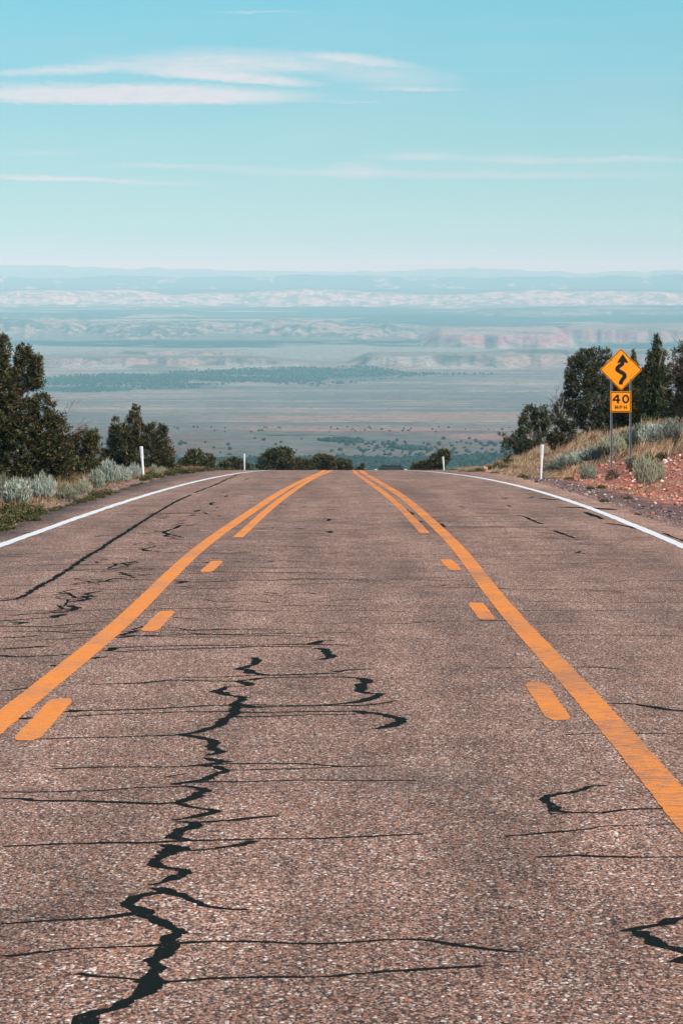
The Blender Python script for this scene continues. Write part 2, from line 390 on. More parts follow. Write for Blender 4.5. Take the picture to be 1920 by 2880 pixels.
def catmull(P, step):
    P = np.asarray(P, float); out = [P[0]]
    for i in range(len(P) - 1):
        p0 = P[max(i - 1, 0)]; p1 = P[i]; p2 = P[i + 1]; p3 = P[min(i + 2, len(P) - 1)]
        L = np.linalg.norm((p2 - p1)[:2]); k = max(1, int(L / step))
        for j in range(1, k + 1):
            t = j / k
            out.append(0.5 * ((2 * p1) + (-p0 + p2) * t + (2 * p0 - 5 * p1 + 4 * p2 - p3) * t * t + (-p0 + 3 * p1 - 3 * p2 + p3) * t ** 3))
    return np.array(out)
def lin(P, step):
    P = np.asarray(P, float); out = [P[0]]
    for i in range(len(P) - 1):
        L = np.linalg.norm((P[i + 1] - P[i])[:2]); k = max(1, int(math.ceil(L / step)))
        for j in range(1, k + 1): out.append(P[i] + (P[i + 1] - P[i]) * j / k)
    return np.array(out)
def ribbon(P, dz, jit=0.0, jl=1.0, seed=0):
    """P (n,3) = x, y, width -> sheet on the road surface"""
    n = len(P); T = np.gradient(P[:, :2], axis=0); L = np.linalg.norm(T, axis=1, keepdims=True); T = T / np.maximum(L, 1e-6)
    N = np.stack([-T[:, 1], T[:, 0]], 1)
    s = np.concatenate([[0], np.cumsum(np.linalg.norm(np.diff(P[:, :2], axis=0), axis=1))])
    ja = (fbm(s * jl, s * 0 + seed, seed, 3) - .5) * 2 * jit; jb = (fbm(s * jl, s * 0 + seed + 50, seed + 7, 3) - .5) * 2 * jit
    A = P[:, :2] + N * (P[:, 2:3] / 2 + ja[:, None]); B = P[:, :2] - N * (P[:, 2:3] / 2 + jb[:, None])
    V = np.empty((2 * n, 3)); V[0::2, :2] = A; V[1::2, :2] = B; V[:, 2] = road_z(V[:, 1]) + dz
    i = np.arange(n - 1) * 2
    return V, np.stack([i, i + 1, i + 3, i + 2], 1)
def join(parts):
    Vs, Fs, o = [], [], 0
    for V, F in parts:
        Vs.append(V); Fs.append(F + o); o += len(V)
    return np.concatenate(Vs), np.concatenate(Fs)
def world_poly(pts, y1=330):
    return [hit(p[0], p[1])[:2] for p in pts]

# white edge lines: straight, 9.2 m apart
def white_line(px, side):
    pts = [hit(*p)[:2] for p in px]
    pts = [(x, y) for x, y in pts if y < 190]
    pts.sort(key=lambda q: q[1])
    xs = [p[0] for p in pts]; ys = [p[1] for p in pts]
    c = np.polyfit(ys, xs, 2)
    end = np.polyval(c, 185)
    Y = np.arange(-60, 420, 0.5)
    X = np.where(Y < 50, np.polyval(c, 50), np.where(Y < 185, np.polyval(c, Y), end))
    return np.stack([X, Y, np.full_like(Y, 0.155)], 1)
WL_PX = [(0, 1538), (102, 1500), (240, 1447), (294, 1426), (367, 1404), (478, 1375), (571, 1353), (640, 1335)]
WR_PX = [(1920, 1535), (1810, 1488), (1729, 1459), (1647, 1430), (1566, 1396), (1484, 1373), (1386, 1351), (1280, 1334)]
for px, sd in ((WL_PX, 3), (WR_PX, 4)):
    V, F = ribbon(white_line(px, sd), 0.0042, 0.022, 1.3, sd)
    tag(obj('road_edge_line', mesh_data('road_edge_line', V, F, [M['white']])), kind='structure')

def y_line(px, w, nm, matn, sd, near=None, crest=0.0, start=None):
    """smooth painted line through the surveyed points, easing to the crest (Y = 204) and running on parallel to the road"""
    pts = sorted([hit(*p)[:2] for p in px], key=lambda q: q[1])
    pts = [p for p in pts if p[1] < 165]
    y0 = pts[0][1]
    if near: pts = [(pts[0][0], -60.0)] + pts
    pts = pts + [(crest, 196.0), (crest, 360.0)]
    xs = np.array([p[0] for p in pts]); ys = np.array([p[1] for p in pts])
    Y = np.arange(ys[0], 360, 0.35); X = np.interp(Y, ys, xs)
    for _ in range(2):                       # soften the corners between surveyed points
        k = 31; pad = np.concatenate([np.full(k // 2, X[0]) + (np.arange(-(k // 2), 0) * (X[1] - X[0])), X, np.full(k // 2, X[-1])])
        X = np.convolve(pad, np.ones(k) / k, 'valid')
    Yf = np.concatenate([Y[Y < 16], np.arange(16, 75, 0.05), Y[Y > 75]]); Yf = Yf[Yf >= Y[0]]; X = np.interp(Yf, Y, X)
    V, F = ribbon(np.stack([X, Yf, np.full_like(Yf, w)], 1), 0.0028, 0.009, 14.0, sd)
    tag(obj(nm, mesh_data(nm, V, F, [M[matn]])), kind='structure')
YL_OUT = [(0, 2020), (150, 1907), (311, 1790), (428, 1667), (554, 1545), (640, 1484), (720, 1430), (800, 1378), (868, 1344), (905, 1329)]
YL_IN = [(668, 1512), (697, 1486), (744, 1441), (807, 1392), (858, 1358), (892, 1339), (918, 1330)]
YR_OUT = [(1925, 2290), (1725, 2035), (1600, 1905), (1486, 1790), (1382, 1667), (1294, 1545), (1241, 1495), (1183, 1440), (1125, 1392), (1060, 1353), (1025, 1333)]
YR_IN = [(1195, 1500), (1139, 1440), (1086, 1392), (1030, 1352), (1002, 1333)]
y_line(YL_OUT, 0.178, 'yellow_median_line', 'yellow', 5, near=True, crest=-0.68)
y_line(YR_OUT, 0.182, 'yellow_median_line', 'yellow_worn', 6, near=True, crest=0.75)
y_line(YL_IN, 0.15, 'yellow_median_line', 'yellow', 7, crest=-0.32)
y_line(YR_IN, 0.15, 'yellow_median_line', 'yellow_worn', 8, crest=0.48)
DASH = [((40, 2085), (180, 1965)), ((395, 1776), (478, 1718)), ((560, 1608), (612, 1577)),
        ((1560, 2025), (1512, 1920)), ((1365, 1743), (1338, 1696)), ((1277, 1603), (1254, 1573))]
for i, (a, b) in enumerate(DASH):
    A = np.array(hit(*a)[:2]); B = np.array(hit(*b)[:2])
    if i in (0,): A, B = np.array(hit(70, 2084)[:2]), np.array(hit(190, 1966)[:2]) - np.array([0.03, 0])
    if i == 1: A, B = np.array(hit(418, 1776)[:2]), np.array(hit(472, 1719)[:2])
    if i == 2: A, B = np.array(hit(578, 1609)[:2]), np.array(hit(612, 1578)[:2])
    if i == 3: A, B = np.array(hit(1574, 2027)[:2]), np.array(hit(1503, 1920)[:2])
    if i == 4: A, B = np.array(hit(1372, 1744)[:2]), np.array(hit(1336, 1696)[:2])
    if i == 5: A, B = np.array(hit(1281, 1604)[:2]), np.array(hit(1252, 1573)[:2])
    P = lin([(A[0], A[1], .152), (B[0], B[1], .152)], 0.05)
    for q_, f_ in enumerate((.5, .66, .78, .86, .92, .97)): P[q_, 2] *= f_; P[-1 - q_, 2] *= f_
    V, F = ribbon(P, 0.0028, 0.009, 14.0, 60 + i)
    tag(obj('yellow_lane_dash', mesh_data('yellow_lane_dash', V, F, [M['yellow'] if i < 3 else M['yellow_worn']])), kind='structure')

# ---- tar-sealed cracks: photo pixels -> road, widths in centimetres
CR = [
 ([(330,1788),(500,1786),(700,1783),(1000,1780)],2), ([(310,1822),(500,1816),(700,1815),(830,1812),(877,1813),(985,1815)],3.4),
 ([(325,1834),(500,1826),(650,1822),(750,1818),(880,1820)],4), ([(876,1813),(893,1808),(905,1802),(937,1802)],[5,14,8,3]),
 ([(886,1824),(908,1826),(917,1838),(930,1843),(925,1852),(898,1856)],[5,9,8,13,10,4]),
 ([(694,1850),(716,1851),(722,1862),(706,1872),(672,1881),(697,1885),(703,1892),(745,1899),(900,1896),(950,1894),(1000,1893)],[4,9,13,9,6,9,9,6,4,3,2]),
 ([(940,1891),(985,1885),(1037,1882)],[6,5,3]), ([(500,1906),(600,1905),(700,1900),(760,1898)],3),
 ([(250,1925),(400,1921),(470,1913),(545,1915),(620,1916),(670,1917),(720,1910),(760,1906),(850,1905),(960,1905),(1020,1909),(1038,1914),(1020,1922),(1008,1933),(1016,1945),(1034,1951),(1072,1952),(1050,1964),(1015,1974),(960,1980),(880,1986),(780,1984),(650,1982)],[2,5,3,3,3,4,4,3,3,3,6,9,12,13,11,8,6,10,7,4,3.5,3,2]),
 ([(686,1918),(700,1925),(706,1929),(640,1933),(612,1946),(640,1956),(684,1963),(668,1974),(655,1988)],[9,11,4,3,15,8,8,10,3]),
 ([(195,1998),(350,1998),(500,1991),(620,1985),(760,1988),(900,1986),(1040,1982),(1115,1972)],[6,5,5,4,3,3,3,2]),
 ([(760,1988),(700,1990),(660,1995),(656,2008),(640,2020),(610,2042),(575,2056),(510,2067),(400,2073),(116,2078)],[3,4,9,12,11,9,10,7,4,3]),
 ([(183,2016),(350,2008),(500,2003),(650,2002),(700,2005),(850,2002),(1010,2001),(1035,2004),(1090,2013),(1122,2020),(1128,2029),(1105,2042),(1055,2051)],[2,3,3,4,3,3,5,12,6,9,11,9,5]),
 ([(660,2018),(800,2014),(1010,2009),(1040,2007)],[4,3,3,4]),
 ([(510,2068),(560,2074),(590,2079),(606,2084),(598,2094),(606,2108),(630,2114),(588,2126)],[5,6,5,9,9,8,8,3]),
 ([(583,2132),(612,2140),(640,2142),(600,2149),(560,2153),(610,2157),(640,2166),(600,2182),(560,2194),(530,2203),(485,2209)],[3,7,5,6,9,5,11,6,7,10,3]),
 ([(149,2163),(300,2160),(400,2157),(500,2156),(570,2152),(700,2149),(850,2149),(960,2156),(1080,2154)],[3,3.5,4,4,5,3.5,3,5,2]),
 ([(640,2168),(750,2165),(850,2163),(960,2157)],3.2), ([(540,2203),(600,2201),(700,2200),(850,2195),(1167,2197)],[6,4,4,3,3]),
 ([(462,2188),(500,2182),(530,2177)],[2,3,2]),
 ([(0,2229),(250,2224),(400,2217),(530,2212),(560,2217),(570,2226),(550,2240),(520,2252),(490,2259),(440,2262),(300,2258),(90,2253),(60,2246),(0,2245)],[2.5,3,3,4,7,12,11,9,8,5,4.5,5,6,3.5]),
 ([(495,2262),(540,2270),(590,2277),(608,2280),(590,2288),(540,2300),(478,2309)],[9,6,8,8,11,6,3]),
 ([(505,2310),(540,2315),(650,2309),(720,2301),(772,2298)],[7,5,4,8,5]),
 ([(530,2313),(548,2322),(530,2332),(495,2345),(488,2353),(505,2361),(535,2366)],[8,11,8,9,11,10,5]),
 ([(0,2382),(200,2375),(400,2372),(500,2366),(730,2363),(850,2360),(980,2355),(1190,2347)],[3,4,6,5,4,3.5,3.5,3]),
 ([(455,2374),(490,2384),(472,2402),(440,2422),(452,2440),(500,2450),(515,2458),(480,2476),(428,2492)],[10,17,13,9,10,6.5,7,5,2.5]),
 ([(490,2382),(530,2394),(590,2390),(680,2375),(730,2364)],[11,6,4,5.5,3]),
 ([(445,2497),(465,2508),(490,2518),(530,2533),(590,2552),(630,2559),(690,2562)],[10,13,9,7,6,7,3]),
 ([(460,2514),(420,2516),(380,2522),(366,2532),(380,2550),(392,2568),(420,2584),(465,2600),(500,2616),(488,2640),(478,2660),(452,2685),(432,2698),(455,2722),(440,2745),(432,2766),(428,2785),(400,2805),(330,2832),(262,2850),(236,2870),(238,2890)],[7,6,6,8,9,12,8,8,11,17,20,16,10,11,12,19,16,8,5.5,7,11,15]),
 ([(0,2598),(150,2592),(260,2588),(340,2578),(385,2572)],[3.4,3.8,4,5,8]), ([(0,2690),(150,2678),(250,2670),(400,2663),(480,2656)],[4.2,4.5,4.4,4.5,8]),
 ([(480,2656),(600,2652),(850,2655),(1050,2650),(1150,2647),(1230,2650),(1330,2664),(1455,2682)],[9,5,4.5,4.5,4.5,5,5.5,3]),
 ([(222,2739),(280,2746),(400,2755),(440,2765)],[5,5,5,10]),
 ([(440,2765),(600,2757),(850,2750),(1050,2737),(1075,2735),(1200,2728),(1362,2721)],[9,4,4,3,6,6,6]),
 ([(1706,2207),(1650,2216),(1600,2228),(1545,2237),(1530,2248),(1548,2266),(1562,2282),(1610,2287),(1640,2285),(1690,2287),(1780,2278),(1890,2272)],[3,6,5,5,8,12,12,9,9,5,3.5,3]),
 ([(1540,2292),(1600,2290)],3), ([(1430,2352),(1580,2340),(1640,2333),(1700,2325),(1785,2323)],[3,5,4,4,2]), ([(1830,2322),(1960,2319)],3),
 ([(1500,2411),(1620,2407),(1700,2410),(1800,2412),(1960,2410)],[3,6,4,4,4]),
 ([(1742,2617),(1800,2611),(1870,2602),(1892,2590),(1960,2582)],[4,8,6,9,7]),
 ([(1800,2618),(1832,2640),(1862,2662),(1905,2670),(1940,2690),(1895,2706),(1960,2714)],[9,13,11,8,11,6,9]),
 ([(1370,1880),(1500,1877)],2.2), ([(1610,1876),(1690,1878),(1750,1883)],2.6), ([(1705,1978),(1790,1980),(1850,1992),(1960,2004)],[3,5,7,5]),
 ([(1580,2066),(1660,2063),(1800,2064),(1960,2064)],2.2),
 # left lane long crack
 ([(0,1690),(45,1686),(75,1672),(110,1650),(150,1628),(180,1610),(215,1585),(250,1562),(275,1549),(310,1524),(345,1503),(380,1480),(430,1448),(500,1408),(538,1391)],[3,6,10,11,11,12,10,12,12,11,12,10,10,10,9]),
 ([(548,1386),(580,1373),(600,1366),(640,1347),(690,1328)],[9,8,12,8,8]),
 ([(275,1678),(236,1677),(246,1684),(225,1690),(190,1693)],[3,6,12,6,2]),
 ([(193,1703),(212,1709),(205,1716),(170,1722),(100,1726),(40,1731)],[7,11,9,4,3,2]), ([(182,1728),(158,1733),(150,1738)],[3,16,10]),
 ([(0,1748),(80,1742),(150,1737)],3), ([(35,1750),(65,1752),(40,1757)],[3,8,3]), ([(0,1762),(100,1763),(185,1766)],3.5),
 ([(0,1778),(200,1775),(240,1773)],2), ([(0,1795),(60,1793),(110,1787)],4), ([(0,1826),(80,1822),(137,1818)],[3,4,8]),
 ([(0,1843),(60,1848),(200,1841)],[7,4,2]), ([(295,1635),(325,1626)],6), ([(285,1636),(322,1634)],6), ([(190,1646),(300,1635)],2.4),
 ([(335,1586),(385,1578)],5), ([(335,1586),(375,1588)],4), ([(215,1590),(335,1586)],2.2), ([(395,1545),(412,1543),(440,1536)],5),
 ([(395,1545),(410,1550),(450,1552)],[6,7,2]), ([(0,1562),(250,1550),(395,1545)],2.2),
 ([(510,1477),(488,1488),(457,1498),(476,1503),(460,1508),(486,1511)],[6,8,7,9,9,6]),
 ([(305,1826),(330,1822),(300,1831)],[5,12,8]), ([(333,1795),(372,1789)],8), ([(345,1786),(380,1775)],6), ([(370,1772),(402,1761)],4),
 ([(256,1853),(292,1848)],6), ([(146,1873),(168,1873)],10), ([(170,1758),(350,1745)],2), ([(380,1773),(560,1772),(760,1768)],2),
 ([(400,1787),(520,1787)],2), ([(55,2024),(92,2020)],12), ([(188,2004),(212,2000)],12), ([(0,1945),(100,1933),(180,1930)],2.2),
 ([(495,1637),(520,1635),(505,1641)],[7,4,7]), ([(520,1638),(640,1636)],2.3),
 # right lane
 ([(1420,1449),(1456,1450),(1480,1456),(1503,1467),(1527,1474)],[2,7,9,9,5]), ([(1556,1493),(1580,1500),(1598,1508),(1614,1514)],[9,15,9,6]),
 ([(1370,1481),(1535,1482)],2.5), ([(1410,1497),(1555,1500)],2.5), ([(1450,1504),(1600,1510)],2.5), ([(1424,1421),(1437,1425)],14),
 ([(1420,1401),(1480,1401),(1502,1397)],5), ([(1560,1426),(1590,1426),(1640,1428),(1690,1431),(1730,1434)],[12,40,60,40,20]),
 ([(1520,1402),(1540,1404),(1570,1406),(1612,1405)],[15,45,35,15]), ([(1646,1440),(1660,1446),(1680,1454),(1696,1460)],[15,35,30,15]), ([(1868,1500),(1925,1524)],[5,10]),
 ([(1370,1432),(1432,1432)],5), ([(1700,1472),(1730,1475),(1790,1487)],[6,14,5]), ([(1810,1553),(1850,1553)],8), ([(1440,1537),(1465,1536)],4),
 # centre lane hooks
 ([(915,1459),(930,1461),(922,1465)],[8,6,12]), ([(918,1496),(930,1494),(921,1499)],[10,6,8]), ([(840,1414),(868,1415)],8), ([(848,1425),(866,1426)],8),
 ([(925,1433),(936,1434)],9), ([(1143,1432),(1160,1448)],[5,8]), ([(1182,1465),(1188,1468)],10), ([(1206,1454),(1240,1457)],6),
 ([(960,1356),(975,1357)],6), ([(780,1417),(805,1419)],8), ([(585,1416),(603,1413),(590,1419),(606,1421)],8), ([(545,1437),(560,1435),(548,1440)],8),
 ([(532,1451),(548,1448)],9), ([(500,1466),(520,1463)],7), ([(622,1386),(645,1382)],8), ([(640,1394),(630,1398)],8), ([(688,1349),(702,1346)],10),
]
def build_cracks():
    parts = []; dz = 0.0010
    for ci, (pts, w) in enumerate(CR):
        ws = w if isinstance(w, list) else [w * 0.7] + [w] * (len(pts) - 2) + [w * 0.7]
        P = [(*hit(p[0], p[1])[:2], q / 100) for p, q in zip(pts, ws)]
        # width of transverse seals is seen foreshortened; keep the surveyed widths, clamp far ones
        Q = (lin if len(P) > 8 else catmull)(P, 0.05 if P[0][1] < 45 else 0.25)
        Tq = unit(np.gradient(Q[:, :2], axis=0)); w_ = Q[:, 2]
        w_ = np.where(w_ > .046, .046 + (w_ - .046) * .24, w_) if max(ws) < 60 else w_
        w_ = w_ * (1 + np.abs(Tq[:, 0]) * np.clip((Q[:, 1] - 17) / 10, 0, 3.0) * (max(ws) < 60))
        kq = len(w_); w_ = w_ * (0.72 + 0.62 * vnoise(np.arange(kq) * .21, np.zeros(kq), 40 + ci))
        Q[:, 2] = np.clip(w_, 0.008, None)
        n = len(Q); s = np.arange(n) * 0.05
        wob = 0.060 if P[0][1] < 45 else 0.09
        Q[:, 0] += (fbm(s * 6, s * 0, 200 + ci, 6) - .5) * wob; Q[:, 1] += (fbm(s * 4, s * 0 + 5, 300 + ci, 5) - .5) * wob * 2.5
        parts.append(ribbon(Q, dz + 0.000008 * ci, 0.017 if max(ws) < 60 else .16, 26.0 if max(ws) < 60 else 9.0, 100 + ci))
    r = random.Random(5)
    for i in range(38):                        # broken zigzag seals scattered along the left lane and a few elsewhere
        t = r.random(); px, py = ((690 - 560 * t + r.uniform(-60, 60), 1345 + 400 * t + r.uniform(-12, 12)) if i < 29 else (r.uniform(1250, 1700), r.uniform(1390, 1560)))
        X, Y, _ = hit(px, py)
        if abs(X) > 4.7: continue
        n_ = r.randint(3, 6); sx = r.choice((-1, 1)); L = r.uniform(.08, .26); pts = []
        for k in range(n_):
            pts.append((X + sx * (k % 2) * L * r.uniform(.6, 1.3) + r.uniform(-.04, .04), Y + k * r.uniform(.20, .6), r.uniform(.02, .05)))
        parts.append(ribbon(lin(pts, 0.12), 0.0011, 0.02, 20.0, 700 + i))
        if r.random() < .6:                     # side branch
            k = r.uniform(.3, 1.1) * -sx; parts.append(ribbon(lin([(X, Y, .05), (X + k * .5, Y + r.uniform(-.2, .2), .035), (X + k, Y + r.uniform(-.3, .3), .015)], .12), 0.0012, 0.012, 18.0, 800 + i))
    for i in range(150):                       # hairline transverse seals
        py = r.uniform(1345, 1800) if i < 120 else r.uniform(1350, 1600)
        left = r.random() < 0.62
        px = r.uniform(60, 900) if left else r.uniform(900, 1800)
        X, Y, _ = hit(px, py)
        if abs(X) > 4.9: continue
        L = r.uniform(0.4, 2.4); k = r.choice((r.uniform(-0.25, 0.25), r.uniform(-.9, .9)))
        pts = [(X + L * (t - .5), Y + k * L * (t - .5) + r.uniform(-.30, .30), r.uniform(0.35, 1.15) * (.014 + .0009 * Y)) for t in (0, .25, .5, .75, 1)]
        pts = [p for p in pts if abs(p[0]) < 5.0]
        if len(pts) < 3: continue
        parts.append(ribbon(catmull(pts, 0.15), 0.0009, 0.008, 12.0, 500 + i))
    V, F = join(parts)
    tag(obj('crack_seal', mesh_data('crack_seal', V, F, [M['tar']])), kind='structure')
build_cracks()

# ---------------------------------------------------------------- roadside ground
def build_ground():
    xs = np.concatenate([-np.geomspace(60, 14, 22), np.arange(-13.5, -4.6, 0.11), np.linspace(-4.4, 4.4, 8), np.arange(4.6, 13.5, 0.11), np.geomspace(14, 60, 22)])
    ys = np.concatenate([np.arange(-60, 50, 4.0), np.arange(50, 240, 0.4), np.arange(240, 420, 3.0)])
    X, Y = np.meshgrid(xs, ys); Z = ground_z(X, Y)
    C = np.empty(X.shape + (3,))
    n1 = fbm(X * 1.2, Y * 0.5, 51); n2 = fbm(X * 5, Y * 2, 52, 3); n3 = fbm(X * .5, Y * .15, 53)
    verge = np.array([.30, .185, .145])
    C[:] = verge
    # left: pinkish gravel, then brown soil with litter
    L = sstep(5.9, 6.6, -X + (n1 - .5) * 1.2)
    C = mixc(C, (.22, .125, .085), L)
    C = mixc(C, (.12, .085, .055), sstep(6.6, 8.0, -X + (n1 - .5) * 1.5))
    # right: dark purple-grey gravel, then red dirt
    R0 = sstep(5.3, 5.7, X + (n2 - .5) * .5)
    C = mixc(C, (.17, .105, .095), R0 * (X > 0))
    red = sstep(6.1, 6.8, X + (n1 - .5) * 1.4)
    redc = mixc(np.broadcast_to(np.array([.56, .23, .165]), C.shape), (.38, .13, .085), sstep(.4, .65, n2))
    far = sstep(122, 140, Y + (n1 - .5) * 30)
    redc = mixc(redc, (.36, .22, .15), far * 0.8)
    C = C * (1 - red[..., None]) + redc * red[..., None]
    C = C * (0.75 + 0.5 * n2)[..., None]
    me = mesh_data('ground', np.stack([X, Y, Z], -1).reshape(-1, 3), grid_faces(len(ys), len(xs)), [M['soil']], C.reshape(-1, 3), smooth=True)
    tag(obj('ground', me), kind='structure')
build_ground()

# ---------------------------------------------------------------- valley and far hills
BASE = np.array([(0, -3), (150, -14), (240, -17), (420, -32), (1000, -66), (2000, -108), (2700, -130), (3000, -137), (3500, -147), (4000, -155), (5000, -177), (7000, -217), (9000, -250), (12000, -250), (15000, -252), (20000, -243), (29000, -236),
                 (30000, -205), (31300, -150), (38000, -155), (40500, -120), (43000, -62), (47000, -90), (52000, -95), (56000, -45), (60000, 5), (70000, -60), (110000, -300)], float)
def mesa(u, D, u0, u1, soft, d0, d1, front, h, seed, jag=1.0):
    """flat-topped bluff: u = photo column, D = distance"""
    dn = d0 + (fbm(u * 0.012, u * 0, seed, 4) - .5) * 2.2 * front * jag
    return h * sstep(u0 - soft, u0 + soft, u) * (1 - sstep(u1 - soft, u1 + soft, u)) * sstep(dn, dn + front, D) * (1 - sstep(d1 * 0.97, d1 * 1.03, D))
def valley_fields(a, D):
    """a = tan(azimuth) (x/y), D distance along y"""
    u = a * FPX + 960.0
    X = a * D
    warp = (fbm(u * 0.006, D * 0, 71, 4) - .5)
    Dw = D * (1 + warp * 0.045 * sstep(6000, 9000, D))
    z = np.interp(Dw.ravel(), BASE[:, 0], BASE[:, 1]).reshape(D.shape)
    m1 = mesa(u, D, 60, 800, 140, 11650, 12900, 260, 19, 81); z = z + m1
    m1b = mesa(u, D, 250, 700, 60, 12250, 12900, 100, 8, 82); z = z + m1b
    m2 = mesa(u, D, 1010, 2300, 40, 11500, 12700, 330, 25, 83); z = z + m2
    m2b = mesa(u, D, 1400, 2300, 80, 12000, 12700, 150, 10, 84); z = z + m2b
    m3 = mesa(u, D, 1210, 1590, 40, 14300, 17000, 420, 44, 85, .7); m3b = mesa(u, D, 1560, 2400, 60, 15400, 18000, 500, 44, 86, .9); z = z + np.maximum(m3, m3b)
    h4 = fbm(u * 0.009, D * 0.0004, 87, 4)
    m4 = mesa(u, D, -600, 1160, 90, 16300, 19500, 1400, 1.0, 88, 1.0) * (20 + 60 * np.clip(h4 - .33, 0, 1)); z = z + m4 + sstep(3, 10, m4) * (np.abs(fbm(X / 240, D / 500, 140, 5) - .5) * -22 + (fbm(X / 60, D / 150, 141, 3) - .5) * 5)
    m4b = mesa(u, D, -600, 190, 70, 16000, 19500, 1500, 22, 89, 1.0); z = z + m4b
    m5 = mesa(u, D, -600, 560, 50, 23000, 26000, 700, 16, 90); z = z + m5
    m6 = mesa(u, D, 1330, 2400, 40, 23500, 27500, 900, 26, 91); z = z + m6
    m7 = mesa(u, D, 1000, 1330, 60, 21500, 24000, 700, 12, 92); z = z + m7
    # relief
    z = z + (fbm(X / 420, D / 420, 72, 4) - .5) * 7 * sstep(6500, 9000, D) + (fbm(X / 2500, D / 2500, 73, 3) - .5) * 14 * sstep(9000, 14000, D)
    rid = np.abs(fbm(u * 0.034, D * 0.0012, 74, 5) - .5) * 2 + .5 * np.abs(fbm(u * 0.11, D * 0.002, 78, 4) - .5)
    face = sstep(29200, 29800, Dw) * (1 - sstep(31000, 31800, Dw))
    z = z - rid * 30 * face
    z = z + (fbm(u * 0.006, D * 0, 75, 4) - .5) * 70 * sstep(29600, 31500, Dw) * (1 - sstep(33000, 37000, D))
    z = z + (fbm(u * 0.008, D * 0.00012, 76, 5) - .45) * 90 * sstep(38500, 43000, D)
    tilt = np.interp(u, [-300, 0, 500, 1000, 1300, 1600, 1920, 2300], [84, 64, 14, -8, -2, -20, -16, -6])
    z = z + tilt * sstep(52000, 58500, D)
    z = np.where(D > 52000, z + (fbm(u * 0.016, D * 0.00005, 77, 5) - .5) * 70 * sstep(52000, 58000, D), z)
    return u, X, Dw, z, dict(m1=m1, m2=m2, m3=m3, m3b=m3b, m4=m4, m5=m5, m6=m6, face=face, rid=rid, h4=h4)
SAGE = np.array([.140, .135, .120]); FOR = np.array([.020, .034, .027])
def forest_mask(X, D, u):
    f0 = sstep(.42, .50, fbm(X / 70, D / 240, 101, 4) + 0.58 * (1 - sstep(3380, 3640, D - (u - 960) * 0.14)) - 0.27)        # dense woods at the foot
    f0 = f0 * (D < 4600)
    band_lo = np.interp(u, [-300, 130, 500, 1000, 1100, 1500], [9050, 9250, 9500, 10100, 10600, 11000])
    band_hi = np.interp(u, [-300, 130, 500, 1000, 1100, 1500], [10300, 10500, 11100, 11450, 11000, 11000])
    w = (fbm(X / 300, D / 500, 103, 5) - .5) * 1700
    f1 = sstep(band_lo - 150, band_lo + 250, D + w) * (1 - sstep(band_hi - 200, band_hi + 150, D + w * .5)) * (1 - 0.7 * sstep(1100, 1500, u))
    return f0, f1
